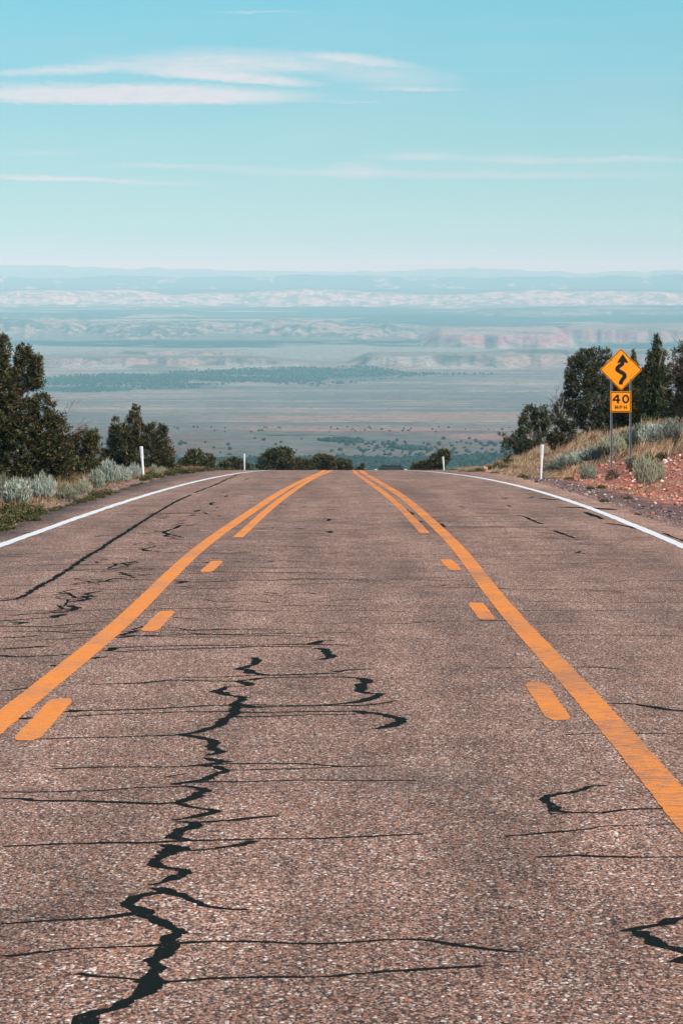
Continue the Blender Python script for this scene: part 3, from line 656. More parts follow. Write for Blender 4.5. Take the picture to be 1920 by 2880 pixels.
def land_color(u, X, D, Dw, z, slope, m):
    C = np.empty(u.shape + (3,)); C[:] = SAGE
    n = fbm(X / 500, D / 900, 111, 5); n2 = fbm(X / 160, D / 300, 112, 4); n3 = fbm(X / 1500, D / 1600, 113, 4)
    # near shelf: greenish grey with pink soil showing
    near = 1 - sstep(4700, 5600, D); n2n = fbm(X / 80, D / 300, 122, 4)
    C = mixc(C, (.160, .120, .102), near * sstep(.36, .56, n2n))
    C = mixc(C, (.27, .155, .125), near * sstep(.58, .70, n) * .6)
    C = mixc(C, (.24, .19, .165), sstep(.47, .56, n) * (1 - near) * (D < 12000) * .8)
    C = mixc(C, (.34, .19, .15), sstep(.61, .66, n) * (D < 9000) * .55)                       # red wash
    C = mixc(C, (.34, .29, .25), sstep(.60, .64, fbm(X / 1200, D / 120, 114, 4)) * (D > 5600) * (D < 12000) * .6)   # pale track-like streaks
    C = mixc(C, (.24, .24, .205), sstep(11800, 12600, D) * (1 - sstep(15000, 15500, D)) * .9)
    f0, f1 = forest_mask(X, D, u)
    C = mixc(C, FOR, f0 * 0.9); C = mixc(C, FOR, f1 * (.35 + .4 * sstep(.35, .6, n2)))
    # low bluffs
    bl = sstep(0.03, 0.07, slope) * (D > 11200) * (D < 13200)
    C = mixc(C, (.27, .195, .165), bl); C = mixc(C, FOR * 1.3, sstep(.52, .58, n2) * bl * .7)
    C = mixc(C, (.34, .31, .28), sstep(11150, 11350, D) * (1 - sstep(11600, 11800, D)) * sstep(.40, .55, n2) * .75 * (1 - f1))
    # dark tree line before the hills
    tl = sstep(14600, 15000, D + (n - .5) * 1800) * (1 - sstep(15800, 16300, D))
    C = mixc(C, FOR * 1.2, tl * sstep(.40, .5, n2 + .06) * (m['m3'] < 2))
    # tan hills
    hl = sstep(2, 8, m['m4']) * (D < 19600)
    C = mixc(C, (.29, .225, .185), hl); C = mixc(C, FOR * 1.6, hl * sstep(.46, .56, .55 * fbm(X / 260, D / 300, 115, 5) + .45 * fbm(X / 22, D / 130, 142, 3)) * .85)
    # pink cliffs
    pk = np.clip(sstep(3, 8, m['m3']) + sstep(3, 8, m['m3b']) * .75, 0, 1) * (D < 17500)
    pc = mixc(np.broadcast_to(np.array([.30, .235, .20]), C.shape), (.31, .125, .16), (.35 + .65 * sstep(.38, .60, fbm(u * 0.05, D / 120, 116, 4))) * sstep(12, 18, np.maximum(m['m3'], m['m3b'])) * (1 - sstep(37, 42, np.maximum(m['m3'], m['m3b']))))
    C = C * (1 - pk[..., None]) + pc * pk[..., None]
    C = mixc(C, FOR * 1.5, pk * sstep(.55, .62, n2) * .6)
    # woods of the middle distance
    fw = sstep(18800, 19800, D) * (1 - sstep(28600, 29400, Dw))
    C = mixc(C, FOR * 1.3, fw * (0.45 + 0.55 * sstep(.36, .50, n3 * .5 + n * .5)))
    C = mixc(C, (.40, .34, .30), fw * sstep(.03, .06, slope) * sstep(.38, .5, n2))
    C = mixc(C, (.36, .31, .27), fw * sstep(.60, .66, fbm(X / 900, D / 1100, 117, 4)) * .8)
    # white cliffs
    nw = fbm(u * .03, D / 300, 143, 5) - .5; wf = sstep(29100, 29500, Dw + nw * 2600) * (1 - sstep(31500, 32500, Dw + (n - .5) * 1500))
    wc = mixc(np.broadcast_to(np.array([.50, .42, .37]), C.shape), (.42, .27, .21), sstep(.52, .66, fbm(u * .03, D / 260, 118, 4)) * .6)
    wm = wf * (1 - .85 * sstep(.49, .59, fbm(u * .035, D / 160, 119, 5)))
    C = C * (1 - wm[..., None]) + wc * wm[..., None]
    ff = sstep(31800, 33000, Dw) * (D < 52000)
    C = mixc(C, FOR * 1.3, ff * .9)
    C = mixc(C, (.42, .37, .34), ff * (D > 37500) * sstep(.60, .68, .6 * fbm(u * .012, D / 4200, 120, 4) + .4 * fbm(u * .06, D / 900, 144, 4)) * .9)
    C = mixc(C, (.08, .10, .09), (D > 52000) * 1.0)
    return C
def build_valley():
    half = 0.090
    aC = np.linspace(-half, half, 470); aW = np.linspace(half, 0.9, 40)[1:]
    a = np.concatenate([-aW[::-1], aC, aW])
    D = np.concatenate([np.geomspace(150, 2700, 40)[:-1], np.geomspace(2700, 11300, 420)[:-1], np.linspace(11300, 13000, 60)[:-1],
                        np.geomspace(13000, 28500, 330)[:-1], np.linspace(28500, 32500, 120)[:-1], np.geomspace(32500, 75000, 240), np.array([95000.0])])
    A, DD = np.meshgrid(a, D)
    u, X, Dw, z, m = valley_fields(A, DD)
    near = DD < 2700
    dz = np.gradient(z, axis=0) / np.gradient(DD, axis=0)
    C = land_color(u, X, DD, Dw, z, np.abs(dz), m)
    C = mixc(C, (.10, .10, .07), near * 1.0)
    V = np.stack([X, DD, z], -1).reshape(-1, 3)
    me = mesh_data('valley_terrain', V, grid_faces(len(D), len(a)), [M['valley']], C.reshape(-1, 3), smooth=True)
    tag(obj('valley_terrain', me), kind='structure')
    # mountainside that carries on behind and beside the camera
    th = np.radians(np.arange(42, 319, 4.0)); rr = np.geomspace(55, 90000, 50)
    T, R = np.meshgrid(th, rr); Xb = R * np.sin(T); Yb = R * np.cos(T)
    zb = np.interp(R.ravel(), [55, 300, 2000, 12000, 90000], [-12, -40, -120, -260, -300]).reshape(R.shape)
    n = fbm(Xb / 90, Yb / 90, 130, 4)
    Cb = mixc(np.broadcast_to(np.array([.16, .12, .08]), Xb.shape + (3,)), (.05, .06, .04), sstep(.4, .6, n))
    me = mesh_data('hillside', np.stack([Xb, Yb, zb], -1).reshape(-1, 3), grid_faces(len(rr), len(th)), [M['valley']], Cb.reshape(-1, 3), smooth=True)
    tag(obj('hillside', me), kind='structure')
build_valley()

# trees down in the valley
ICO_V, ICO_F = None, None
def ico(sub):
    bm = bmesh.new(); bmesh.ops.create_icosphere(bm, subdivisions=sub, radius=1.0)
    V = np.array([v.co[:] for v in bm.verts]); F = np.array([[v.index for v in f.verts] for f in bm.faces]); bm.free(); return V, F
I1, I2 = ico(1), ico(2)
def valley_z(X, D):
    a = np.array([[X / D]]); return float(valley_fields(a, np.array([[float(D)]]))[3][0, 0])
def build_distant():
    r = np.random.default_rng(77)
    def scatter(n, dlo, dhi, ulo, uhi, which, thr):
        u = r.uniform(ulo, uhi, n); D = np.sqrt(r.uniform(dlo ** 2, dhi ** 2, n)); X = (u - 960) / FPX * D
        f0, f1 = forest_mask(X, D, u); f = (f0, f1)[which]
        k = f > r.uniform(thr, 1, n); return X[k], D[k]
    Xa, Da = scatter(24000, 2900, 4300, -150, 2070, 0, 0.15)
    Xb, Db = scatter(30000, 8900, 12400, -150, 2070, 1, 0.25)
    Vs, Fs, Cs = [], [], []; off = 0
    def add(Xs, Ds, base, smin, smax):
        nonlocal off
        Zs = valley_fields((Xs / Ds)[None], Ds[None])[3][0]
        n = len(Xs); s = r.uniform(smin, smax, n)
        BV, BF = base
        V = BV[None] * s[:, None, None] * np.array([1, 1, .85]) * r.uniform(.75, 1.2, (n, len(BV), 1))
        V = V + np.stack([Xs, Ds, Zs + s * .6], 1)[:, None]
        F = BF[None] + (off + np.arange(n) * len(BV))[:, None, None]
        off += n * len(BV)
        c = np.array([.020, .034, .024]) * r.uniform(.5, 1.6, (n, 1)) ; c = np.repeat(c[:, None], len(BV), 1)
        Vs.append(V.reshape(-1, 3)); Fs.append(F.reshape(-1, 3)); Cs.append(c.reshape(-1, 3))
    keep_ = vnoise(Xb / 90, Db / 200, 55) > .3; Xb, Db = Xb[keep_], Db[keep_]
    add(Xa, Da, I1, 1.1, 2.6); add(Xb, Db, (np.array([(1, 0, 0), (-.5, .87, 0), (-.5, -.87, 0), (0, 0, 1.1), (0, 0, -.5)]), np.array([(0, 1, 3), (1, 2, 3), (2, 0, 3), (1, 0, 4), (2, 1, 4), (0, 2, 4)])), 2.4, 4.5)
    me = mesh_data('distant_woodland', np.concatenate(Vs), np.concatenate(Fs), [M['leaf']], np.concatenate(Cs))
    tag(obj('distant_woodland', me), 'dark green woods covering the valley floor beyond the road crest', 'woodland', kind='stuff')
    # separate trees on the open shelf
    protos = []
    for k in range(5):
        V = I2[0] * np.array([1, 1, .85]) * (0.72 + 0.6 * r.random((len(I2[0]), 1))); V[:, 2] += .65
        c = np.tile(np.array([.018, .030, .022]) * r.uniform(.7, 1.5), (len(V), 1))
        protos.append(mesh_data('valley_juniper', V, I2[1], [M['leaf']], c))
    first = None; cnt = 0
    while cnt < 270:
        c = r.random()
        if c < .55: u = r.uniform(1000, 1560); D = r.uniform(3450, 4150)
        elif c < .8: u = r.uniform(430, 1560); D = r.uniform(3500, 4400)
        else: u = r.uniform(430, 1500); D = r.uniform(4750, 5150)
        X = (u - 960) / FPX * D
        s = r.uniform(.8, 2.1) if c < .8 else r.uniform(.9, 1.6)
        me = protos[cnt % 5]
        if first is None:
            o = bpy.data.objects.new('valley_juniper', me); first = o
            tag(o, 'small dark round juniper standing alone on the open valley floor', 'distant tree', 'lone junipers dotted over the valley floor')
        else:
            o = first.copy(); o.data = me
        COL.objects.link(o)
        o.location = (X, D, valley_z(X, D)); o.scale = (s, s, s * r.uniform(.8, 1.1)); o.rotation_euler = (0, 0, r.uniform(0, 6.28)); cnt += 1
build_distant()

# ---------------------------------------------------------------- plants close by
def blades(P, Dir, L, W, col, r, bend=0.0):
    """one thin kite-shaped leaf per point"""
    n = len(P); side = unit(np.cross(Dir, r.normal(size=(n, 3))))
    a = P; m = P + Dir * (L * .5)[:, None]; e = P + Dir * L[:, None] + side * 0
    if bend: e = e + np.array([0, 0, -1]) * (L * bend)[:, None]
    V = np.stack([a, m + side * (W * .5)[:, None], e, m - side * (W * .5)[:, None]], 1).reshape(-1, 3)
    F = np.arange(n * 4).reshape(-1, 4)
    return V, F, np.repeat(col, 4, 0)
def foliage(lobes, r, tuft_n, nb, L, W, cols, up=0.35, gap=0.42, gscale=2.2, colw=None):
    """lobes: (cx,cy,cz,rx,ry,rz). tufts spread through the lobes' volume, gaps by noise"""
    lobes = np.asarray(lobes, float); vol = lobes[:, 3] * lobes[:, 4] * lobes[:, 5]; vol = vol ** .8; pr = vol / vol.sum()
    k = r.choice(len(lobes), tuft_n, p=pr); q = unit(r.normal(size=(tuft_n, 3))); rad = r.uniform(0.30, 1.0, tuft_n) ** .45
    # lumpy outline
    lump = 0.70 + 0.42 * vnoise(q[:, 0] * 2.3 + k * 7.1, q[:, 1] * 2.3 + q[:, 2] * 3.1 + 20, 9) + .34 * vnoise(q[:, 0] * 6.3 + k * 3.1, q[:, 1] * 5.3 + q[:, 2] * 7.1 + 5, 10) ** 2
    C = lobes[k, :3] + q * lobes[k, 3:] * (rad * lump)[:, None]
    g = vnoise(C[:, 0] * gscale * 2 + 31, C[:, 2] * gscale * 2 + C[:, 1] * gscale, 12) * .6 + vnoise(C[:, 0] * gscale * 5, C[:, 2] * gscale * 5 + C[:, 1] * 3, 13) * .4
    keep = g > gap - 0.12 * r.random(tuft_n); C = C[keep]; q = q[keep]; n = len(C)
    cols = np.asarray(cols, float)
    ci = r.choice(len(cols), n, p=colw); tc = cols[ci] * r.uniform(.35, 1.75, (n, 1))
    axis = unit(q * .8 + np.array([0, 0, up * 1.6]) + r.normal(size=(n, 3)) * .35)
    P = np.repeat(C, nb, 0); ax = np.repeat(axis, nb, 0)
    d = unit(ax + r.normal(size=(n * nb, 3)) * .55)
    P = P + ax * (r.uniform(-.5, .5, (n * nb, 1)) * L) + r.normal(size=(n * nb, 3)) * L * .22
    Lb = r.uniform(.6, 1.15, n * nb) * L; Wb = r.uniform(.7, 1.2, n * nb) * W
    return blades(P, d, Lb, Wb, np.repeat(tc, nb, 0), r)
def tube(P, R, sides=6):
    P = np.asarray(P, float); n = len(P); R = np.broadcast_to(R, (n,)); T = unit(np.gradient(P, axis=0))
    ref = np.array([0.3, 1, 0.1]); A = unit(np.cross(T, ref)); B = np.cross(T, A)
    th = np.linspace(0, 2 * np.pi, sides, endpoint=False)
    V = (P[:, None] + (A[:, None] * np.cos(th)[None, :, None] + B[:, None] * np.sin(th)[None, :, None]) * R[:, None, None]).reshape(-1, 3)
    F = []
    for i in range(n - 1):
        for j in range(sides):
            F.append((i * sides + j, i * sides + (j + 1) % sides, (i + 1) * sides + (j + 1) % sides, (i + 1) * sides + j))
    return V, np.array(F)
def wiggle(a, b, n, amp, r):
    t = np.linspace(0, 1, n)[:, None]; P = a + (b - a) * t
    w = r.normal(size=(n, 3)) * amp; w[0] = 0; w[-1] *= .3
    return P + w * np.linalg.norm(b - a)
GREEN = [(.050, .050, .020), (.078, .074, .026), (.030, .033, .016), (.12, .11, .045), (.15, .07, .025), (.20, .18, .10)]
GW = [.32, .24, .20, .12, .07, .05]
def tree(name, label, cat, Y, base, lobes_px, dens=1.0, trunk_r=0.10, dead=(), cols=GREEN, colw=GW, gap=.40, blade=(0.085, 0.024), group=None, seed=1, up=.35, thick=0.8):
    r = np.random.default_rng(seed); s = Y / FPX
    bx, by = base; X0 = (bx - 960) * s; Z0 = float(ground_z(np.array(X0), np.array(Y)))
    zb = CH - (by - 760) * s
    Z0 = min(Z0, zb) if Y < 230 else zb
    root = empty(name, (X0, Y, Z0), label, cat, group)
    lobes = []
    for i, (cx, cy, rx, ry) in enumerate(lobes_px):
        rr = rx * s; dy = (r.random() - .5) * rr * 1.1
        lobes.append(((cx - 960) * s - X0, dy, CH - (cy - 760) * s - Z0, rr, max(rr, ry * s) * thick, ry * s))
    area = sum(l[3] * l[5] for l in lobes) * math.pi
    n = int(area * 1150 * dens * (0.085 / blade[0]) ** 1.6)
    V, F, C = foliage(lobes, r, n, 8, blade[0], blade[1], cols, up=up, gap=gap, colw=colw)
    obj('crown', mesh_data('crown', V, F, [M['leaf']], C), root)
    # trunk with limbs that reach into every lobe
    parts = []; top = np.array([lobes[0][0] * .3, 0, 0]) 
    ls = sorted(lobes, key=lambda l: -l[3] * l[5])
    mainl = max(lobes, key=lambda l: l[2]); p0 = np.array([0, 0, -.25]); pt = np.array(mainl[:3])
    mp = wiggle(p0, pt, 9, .035, r); parts.append(tube(mp, np.linspace(trunk_r, trunk_r * .18, 9), 8))
    for l in lobes:
        tgt = np.array(l[:3]); k = int(np.clip(np.searchsorted(mp[:, 2], max(0.05, tgt[2] - .5)), 1, 6)); st = mp[min(k, 5)]
        lp = wiggle(st, tgt, 7, .05, r); parts.append(tube(lp, np.linspace(trunk_r * .45, .010, 7), 5))
        for q in range(7):
            e = tgt + unit(r.normal(size=3)) * np.array(l[3:]) * 0.95
            parts.append(tube(wiggle(lp[r.integers(2, 6)], e, 5, .07, r), np.linspace(.015, .005, 5), 4))
    V, F = join(parts); obj('trunk', mesh_data('trunk', V, F, [M['bark']], smooth=True), root)
    if dead:
        parts = []
        for (x0, y0, x1, y1) in dead:
            parts = []
            a = np.array([(x0 - 960) * s - X0, -.2, CH - (y0 - 760) * s - Z0]); b = np.array([(x1 - 960) * s - X0, r.uniform(-.3, .3), CH - (y1 - 760) * s - Z0])
            mpt = wiggle(a, b, 7, .045, r); parts.append(tube(mpt, np.linspace(.022, .006, 7), 5))
            for q in range(5):
                st = mpt[r.integers(1, 6)]; L = np.linalg.norm(b - a) * r.uniform(.2, .45)
                d = unit(unit(b - a) + r.normal(size=3) * .55); parts.append(tube(wiggle(st, st + d * L, 5, .06, r), np.linspace(.010, .004, 5), 4))
            V, F = join(parts); obj('dead_branch', mesh_data('dead_branch', V, F, [M['deadwood']]), root)
    return root

tree('juniper_tree', 'tall dark juniper cut by the left edge of the picture', 'tree', 112, (40, 1372),
     [(-20, 1000, 42, 62), (12, 985, 16, 40), (58, 1008, 16, 36), (78, 1005, 12, 30), (98, 1030, 20, 34), (62, 1065, 46, 40), (5, 1090, 50, 70), (105, 1072, 20, 24), (122, 1132, 34, 24),
      (55, 1165, 66, 44), (0, 1200, 60, 70), (145, 1182, 34, 26), (130, 1215, 56, 48), (60, 1265, 86, 60), (150, 1280, 56, 52), (60, 1335, 105, 42), (-50, 1150, 50, 150), (165, 1332, 40, 34), (178, 1265, 26, 40), (110, 1360, 90, 24), (-10, 1340, 60, 50), (50, 1388, 110, 20), (160, 1378, 60, 20), (0, 1400, 70, 16)],
     dens=1.35, gap=.34, trunk_r=.10, dead=[(182, 1222, 200, 1128), (182, 1222, 262, 1182), (186, 1220, 245, 1205), (150, 1170, 160, 1120), (20, 1140, 60, 1190)], seed=2)
tree('juniper_tree', 'low bushy juniper filling the gap right of the tall left tree', 'tree', 128, (232, 1372),
     [(235, 1238, 36, 34), (262, 1236, 16, 26), (215, 1275, 44, 42), (250, 1275, 28, 44), (225, 1325, 58, 40), (270, 1318, 22, 34), (190, 1330, 40, 34), (190, 1285, 28, 50), (285, 1345, 34, 24), (240, 1355, 60, 24), (270, 1368, 50, 14), (215, 1376, 50, 14)],
     dens=1.0, dead=[(190, 1235, 232, 1182), (195, 1240, 262, 1198)], seed=3)
tree('juniper_tree', 'pointed twin-topped juniper behind the leaning left marker post', 'tree', 158, (385, 1345),
     [(325, 1192, 11, 20), (323, 1215, 18, 22), (377, 1162, 11, 22), (388, 1155, 6, 14), (378, 1190, 22, 28), (352, 1225, 34, 30), (436, 1206, 26, 17), (458, 1212, 14, 16), (400, 1228, 44, 34),
      (445, 1245, 32, 38), (340, 1262, 50, 44), (400, 1275, 58, 44), (462, 1285, 32, 32), (300, 1292, 28, 34), (390, 1315, 84, 28), (294, 1250, 10, 11), (488, 1312, 20, 18), (300, 1335, 34, 20), (350, 1335, 60, 20), (282, 1315, 16, 22)],
     dens=1.05, dead=[(300, 1300, 274, 1280), (352, 1210, 350, 1172)], seed=4)
tree('juniper_shrub', 'small round juniper bush between the two left marker posts', 'shrub', 225, (555, 1325),
     [(548, 1284, 26, 20), (582, 1294, 20, 16), (532, 1303, 24, 16), (565, 1308, 36, 14), (600, 1312, 12, 9)], dens=1.3, blade=(.11, .035), trunk_r=.07, seed=5)
tree('juniper_shrub', 'low dark bush just right of the far left marker post, near the white line', 'shrub', 262, (660, 1330),
     [(655, 1298, 17, 12), (640, 1308, 26, 12), (675, 1308, 22, 12), (704, 1316, 12, 8)], dens=1.3, blade=(.12, .04), trunk_r=.06, seed=6)
tree('pinyon_pine', 'broad round tree peeking over the crest, largest one left of centre', 'tree', 320, (778, 1345),
     [(795, 1275, 30, 17), (770, 1282, 28, 18), (752, 1297, 26, 20), (800, 1298, 28, 22), (733, 1311, 14, 9), (775, 1312, 45, 14)], dens=1.5, blade=(.14, .05), trunk_r=.12, seed=7)
tree('pinyon_pine', 'short dark bush on the crest between two rounder trees', 'shrub', 330, (848, 1345),
     [(843, 1302, 20, 13), (862, 1306, 16, 11), (835, 1313, 22, 10), (866, 1315, 18, 8)], dens=1.5, blade=(.14, .05), trunk_r=.08, seed=8)
tree('pinyon_pine', 'flat-topped tree showing over the crest right of the broad one', 'tree', 335, (910, 1345),
     [(905, 1290, 24, 11), (925, 1295, 20, 12), (895, 1305, 22, 14), (918, 1312, 28, 12)], dens=1.5, blade=(.14, .05), trunk_r=.1, seed=9)
tree('pinyon_pine', 'low spreading bush beside the yellow lines at the crest', 'shrub', 338, (962, 1345),
     [(955, 1300, 16, 9), (970, 1306, 18, 11), (950, 1312, 20, 10), (978, 1316, 14, 7)], dens=1.5, blade=(.14, .05), trunk_r=.08, seed=10)
tree('juniper_shrub', 'tiny upright shrub between the yellow lines and the car', 'shrub', 330, (1019, 1340),
     [(1019, 1313, 5, 9), (1010, 1320, 10, 5)], dens=1.6, blade=(.12, .04), trunk_r=.04, seed=11)
tree('juniper_shrub', 'leaning dark juniper behind the far right marker post', 'tree', 250, (1232, 1340),
     [(1246, 1276, 17, 13), (1254, 1286, 10, 16), (1228, 1290, 18, 14), (1236, 1302, 22, 14), (1210, 1306, 18, 12)], dens=1.4, blade=(.11, .035), trunk_r=.09, seed=12)
tree('juniper_shrub', 'low dark bush left of the leaning juniper by the far right post', 'shrub', 262, (1185, 1340),
     [(1190, 1306, 16, 9), (1175, 1311, 16, 9), (1205, 1314, 20, 8), (1162, 1318, 8, 6)], dens=1.4, blade=(.11, .035), trunk_r=.06, seed=13)
tree('pinyon_pine', 'open leafy bush left of the big right tree, overhanging the valley', 'tree', 188, (1500, 1290),
     [(1492, 1160, 24, 22), (1520, 1156, 18, 18), (1474, 1178, 14, 16), (1512, 1185, 34, 26), (1478, 1205, 22, 24), (1540, 1185, 16, 26), (1500, 1225, 38, 26), (1455, 1232, 22, 20),
      (1428, 1246, 22, 14), (1470, 1258, 34, 26), (1440, 1272, 26, 18), (1525, 1245, 30, 26), (1412, 1222, 10, 6), (1425, 1290, 14, 14)],
     dens=.95, gap=.46, blade=(.10, .028), cols=[(.070, .085, .040), (.10, .11, .05), (.040, .050, .028), (.14, .13, .07), (.13, .075, .04)], colw=[.4, .25, .2, .1, .05], seed=14)
tree('pinyon_pine', 'big spreading pine with grey trunk left of the orange sign', 'tree', 170, (1672, 1262),
     [(1645, 1000, 26, 20), (1672, 992, 18, 14), (1704, 998, 16, 16), (1622, 1020, 26, 22), (1656, 1025, 40, 26), (1604, 1048, 18, 20), (1690, 1040, 26, 24), (1630, 1062, 38, 28), (1600, 1080, 16, 18),
      (1672, 1080, 40, 30), (1640, 1105, 46, 26), (1598, 1128, 28, 22), (1580, 1150, 26, 20), (1616, 1150, 32, 24), (1665, 1140, 40, 28), (1712, 1110, 28, 48), (1566, 1176, 22, 22), (1600, 1188, 30, 26),
      (1650, 1185, 26, 28), (1700, 1180, 34, 44), (1585, 1222, 34, 28), (1560, 1240, 24, 26), (1712, 1222, 30, 30)],
     dens=.9, gap=.38, trunk_r=.085, dead=[(1572, 1165, 1560, 1092), (1578, 1165, 1582, 1072), (1560, 1185, 1552, 1118), (1570, 1160, 1592, 1085), (1556, 1195, 1545, 1140)], seed=15,
     cols=[(.045, .055, .026), (.072, .075, .034), (.030, .038, .022), (.11, .105, .055), (.13, .072, .035), (.15, .145, .10)], colw=GW)
tree('juniper_tree', 'dense dark juniper directly behind the sign posts', 'tree', 163, (1770, 1262),
     [(1742, 1072, 24, 24), (1812, 1062, 22, 26), (1826, 1092, 24, 34), (1758, 1092, 26, 34), (1745, 1120, 30, 34), (1776, 1130, 34, 44), (1736, 1160, 34, 40), (1800, 1080, 20, 34), (1804, 1130, 26, 40), (1775, 1190, 44, 44), (1740, 1215, 34, 30), (1810, 1190, 34, 44),
      (1790, 1232, 46, 28), (1735, 1240, 26, 18)], dens=1.25, gap=.30, trunk_r=.12, seed=16)
tree('juniper_tree', 'steeple-shaped green juniper rising behind and right of the sign', 'tree', 152, (1850, 1262),
     [(1846, 955, 6, 15), (1846, 975, 12, 18), (1842, 1000, 20, 24), (1866, 1004, 12, 18), (1838, 1034, 30, 30), (1858, 1060, 30, 34), (1826, 1066, 24, 30), (1845, 1105, 42, 40), (1830, 1150, 36, 40), (1868, 1150, 38, 44),
      (1850, 1200, 50, 40), (1815, 1205, 30, 34), (1885, 1205, 34, 34), (1850, 1238, 60, 22)], dens=1.15, up=.7, gap=.34, trunk_r=.13,
     cols=[(.058, .075, .028), (.085, .10, .038), (.034, .045, .022), (.12, .12, .05), (.10, .085, .04)], colw=[.38, .28, .2, .1, .04], seed=17)
tree('juniper_tree', 'brown half-bare juniper at the right edge above the red bank', 'tree', 140, (1915, 1262),
     [(1905, 1000, 18, 22), (1922, 975, 12, 18), (1890, 1040, 16, 22), (1915, 1060, 28, 34), (1900, 1105, 24, 28), (1925, 1130, 30, 40), (1905, 1165, 28, 30), (1925, 1205, 32, 36), (1895, 1215, 18, 18), (1940, 1100, 30, 110)],
     dens=.85, gap=.45, trunk_r=.12, dead=[(1905, 1080, 1872, 1048), (1905, 1060, 1912, 950), (1900, 1100, 1862, 1090), (1910, 1040, 1892, 985), (1915, 1120, 1880, 1135), (1905, 1075, 1885, 1010)],
     cols=[(.075, .060, .035), (.11, .075, .05), (.045, .045, .026), (.16, .095, .07), (.15, .13, .09)], colw=[.32, .24, .24, .12, .08], seed=18)
tree('juniper_tree', 'thin dark treetop between the sign and the steeple-shaped juniper', 'tree', 210, (1782, 1262),
     [(1781, 996, 4, 12), (1781, 1012, 7, 12), (1783, 1035, 13, 18), (1785, 1065, 18, 26), (1786, 1100, 22, 40), (1786, 1160, 26, 60)], dens=1.2, up=.7, gap=.3, trunk_r=.08, blade=(.10, .03), seed=19)

# sagebrush and small shrubs: spiky upright tufts, every clump its own object
def clump_mesh(name, r, kind):
    if kind == 'sage':
        n = 420; th = r.uniform(0, 6.28, n); rad = r.uniform(0, 1, n) ** .6
        tip = np.stack([np.cos(th) * rad * .5, np.sin(th) * rad * .5, (1 - .35 * rad ** 2) * r.uniform(.60, 1.10, n)], 1)
        base = tip * np.array([.45, .45, 0]) + np.array([0, 0, .05])
        k = 7; t = r.uniform(.30, 1.0, (n, k, 1)); P = (base[:, None] * (1 - t) + tip[:, None] * t).reshape(-1, 3)
        P += r.normal(size=P.shape) * .016
        d = unit(np.repeat(unit(tip - base) + np.array([0, 0, .5]), k, 0) + r.normal(size=P.shape) * .28)
        base_c = np.array([.37, .41, .36]) * r.uniform(.7, 1.25, (n, 1)); hue = r.random((n, 1)) < .15
        tone = np.array([(1, 1, 1), (.78, .80, .70), (1.08, 1.08, 1.02), (.92, .84, .66)][int(r.integers(0, 4))]); base_c = base_c * tone
        c = np.where(hue, np.array([.30, .26, .14]), base_c); c = np.repeat(c, k, 0)
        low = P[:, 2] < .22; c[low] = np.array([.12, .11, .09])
        V, F, C = blades(P, d, r.uniform(.11, .22, len(P)), r.uniform(.016, .028, len(P)), c, r)
    elif kind == 'weed':
        n = 900; th = r.uniform(0, 6.28, n); rad = r.uniform(0, 1, n) ** .5
        P = np.stack([np.cos(th) * rad * .5, np.sin(th) * rad * .5, r.uniform(.03, 1, n) ** .8 * (1 - .5 * rad ** 2) * .8], 1)
        P[:, 2] *= .6 + .8 * vnoise(P[:, 0] * 5 + 3, P[:, 1] * 5, int(r.integers(99)))
        d = unit(r.normal(size=P.shape) * .7 + np.array([0, 0, .8]))
        cs = np.array([(.085, .095, .035), (.13, .125, .045), (.055, .062, .028), (.20, .15, .04), (.17, .10, .06)])
        V, F, C = blades(P, d, r.uniform(.10, .24, n), r.uniform(.03, .06, n), cs[r.choice(5, n, p=[.36, .26, .2, .1, .08])] * r.uniform(.7, 1.35, (n, 1)), r)
    else:                                       # dark woody shrub
        n = 1100; q = unit(r.normal(size=(n, 3))); q[:, 2] = np.abs(q[:, 2]); rad = r.uniform(.3, 1, n) ** .5
        P = q * rad[:, None] * np.array([.5, .5, .8]); d = unit(q + np.array([0, 0, .6]) + r.normal(size=P.shape) * .5)
        cs = np.array([(.075, .08, .045), (.11, .11, .07), (.05, .05, .035), (.13, .09, .06)])
        V, F, C = blades(P, d, r.uniform(.07, .16, n), r.uniform(.02, .035, n), cs[r.choice(4, n)] * r.uniform(.7, 1.4, (n, 1)), r)
    return mesh_data(name, V, F, [M['leaf']], C)
rp = np.random.default_rng(500)
CL = {k: [clump_mesh(k, rp, k) for _ in range(7)] for k in ('sage', 'weed', 'dark')}
NAMES = {'sage': ('sagebrush', 'sagebrush'), 'weed': ('green_weed', 'weed'), 'dark': ('dark_shrub', 'shrub')}
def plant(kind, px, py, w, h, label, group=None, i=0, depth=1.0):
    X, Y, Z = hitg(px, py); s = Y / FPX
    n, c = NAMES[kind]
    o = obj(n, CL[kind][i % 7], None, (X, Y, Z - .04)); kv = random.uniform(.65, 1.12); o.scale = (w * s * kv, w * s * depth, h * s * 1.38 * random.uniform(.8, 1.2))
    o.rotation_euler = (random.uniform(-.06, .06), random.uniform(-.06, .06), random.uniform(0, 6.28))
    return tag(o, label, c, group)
SG = 'silvery sagebrush clumps along the verges'
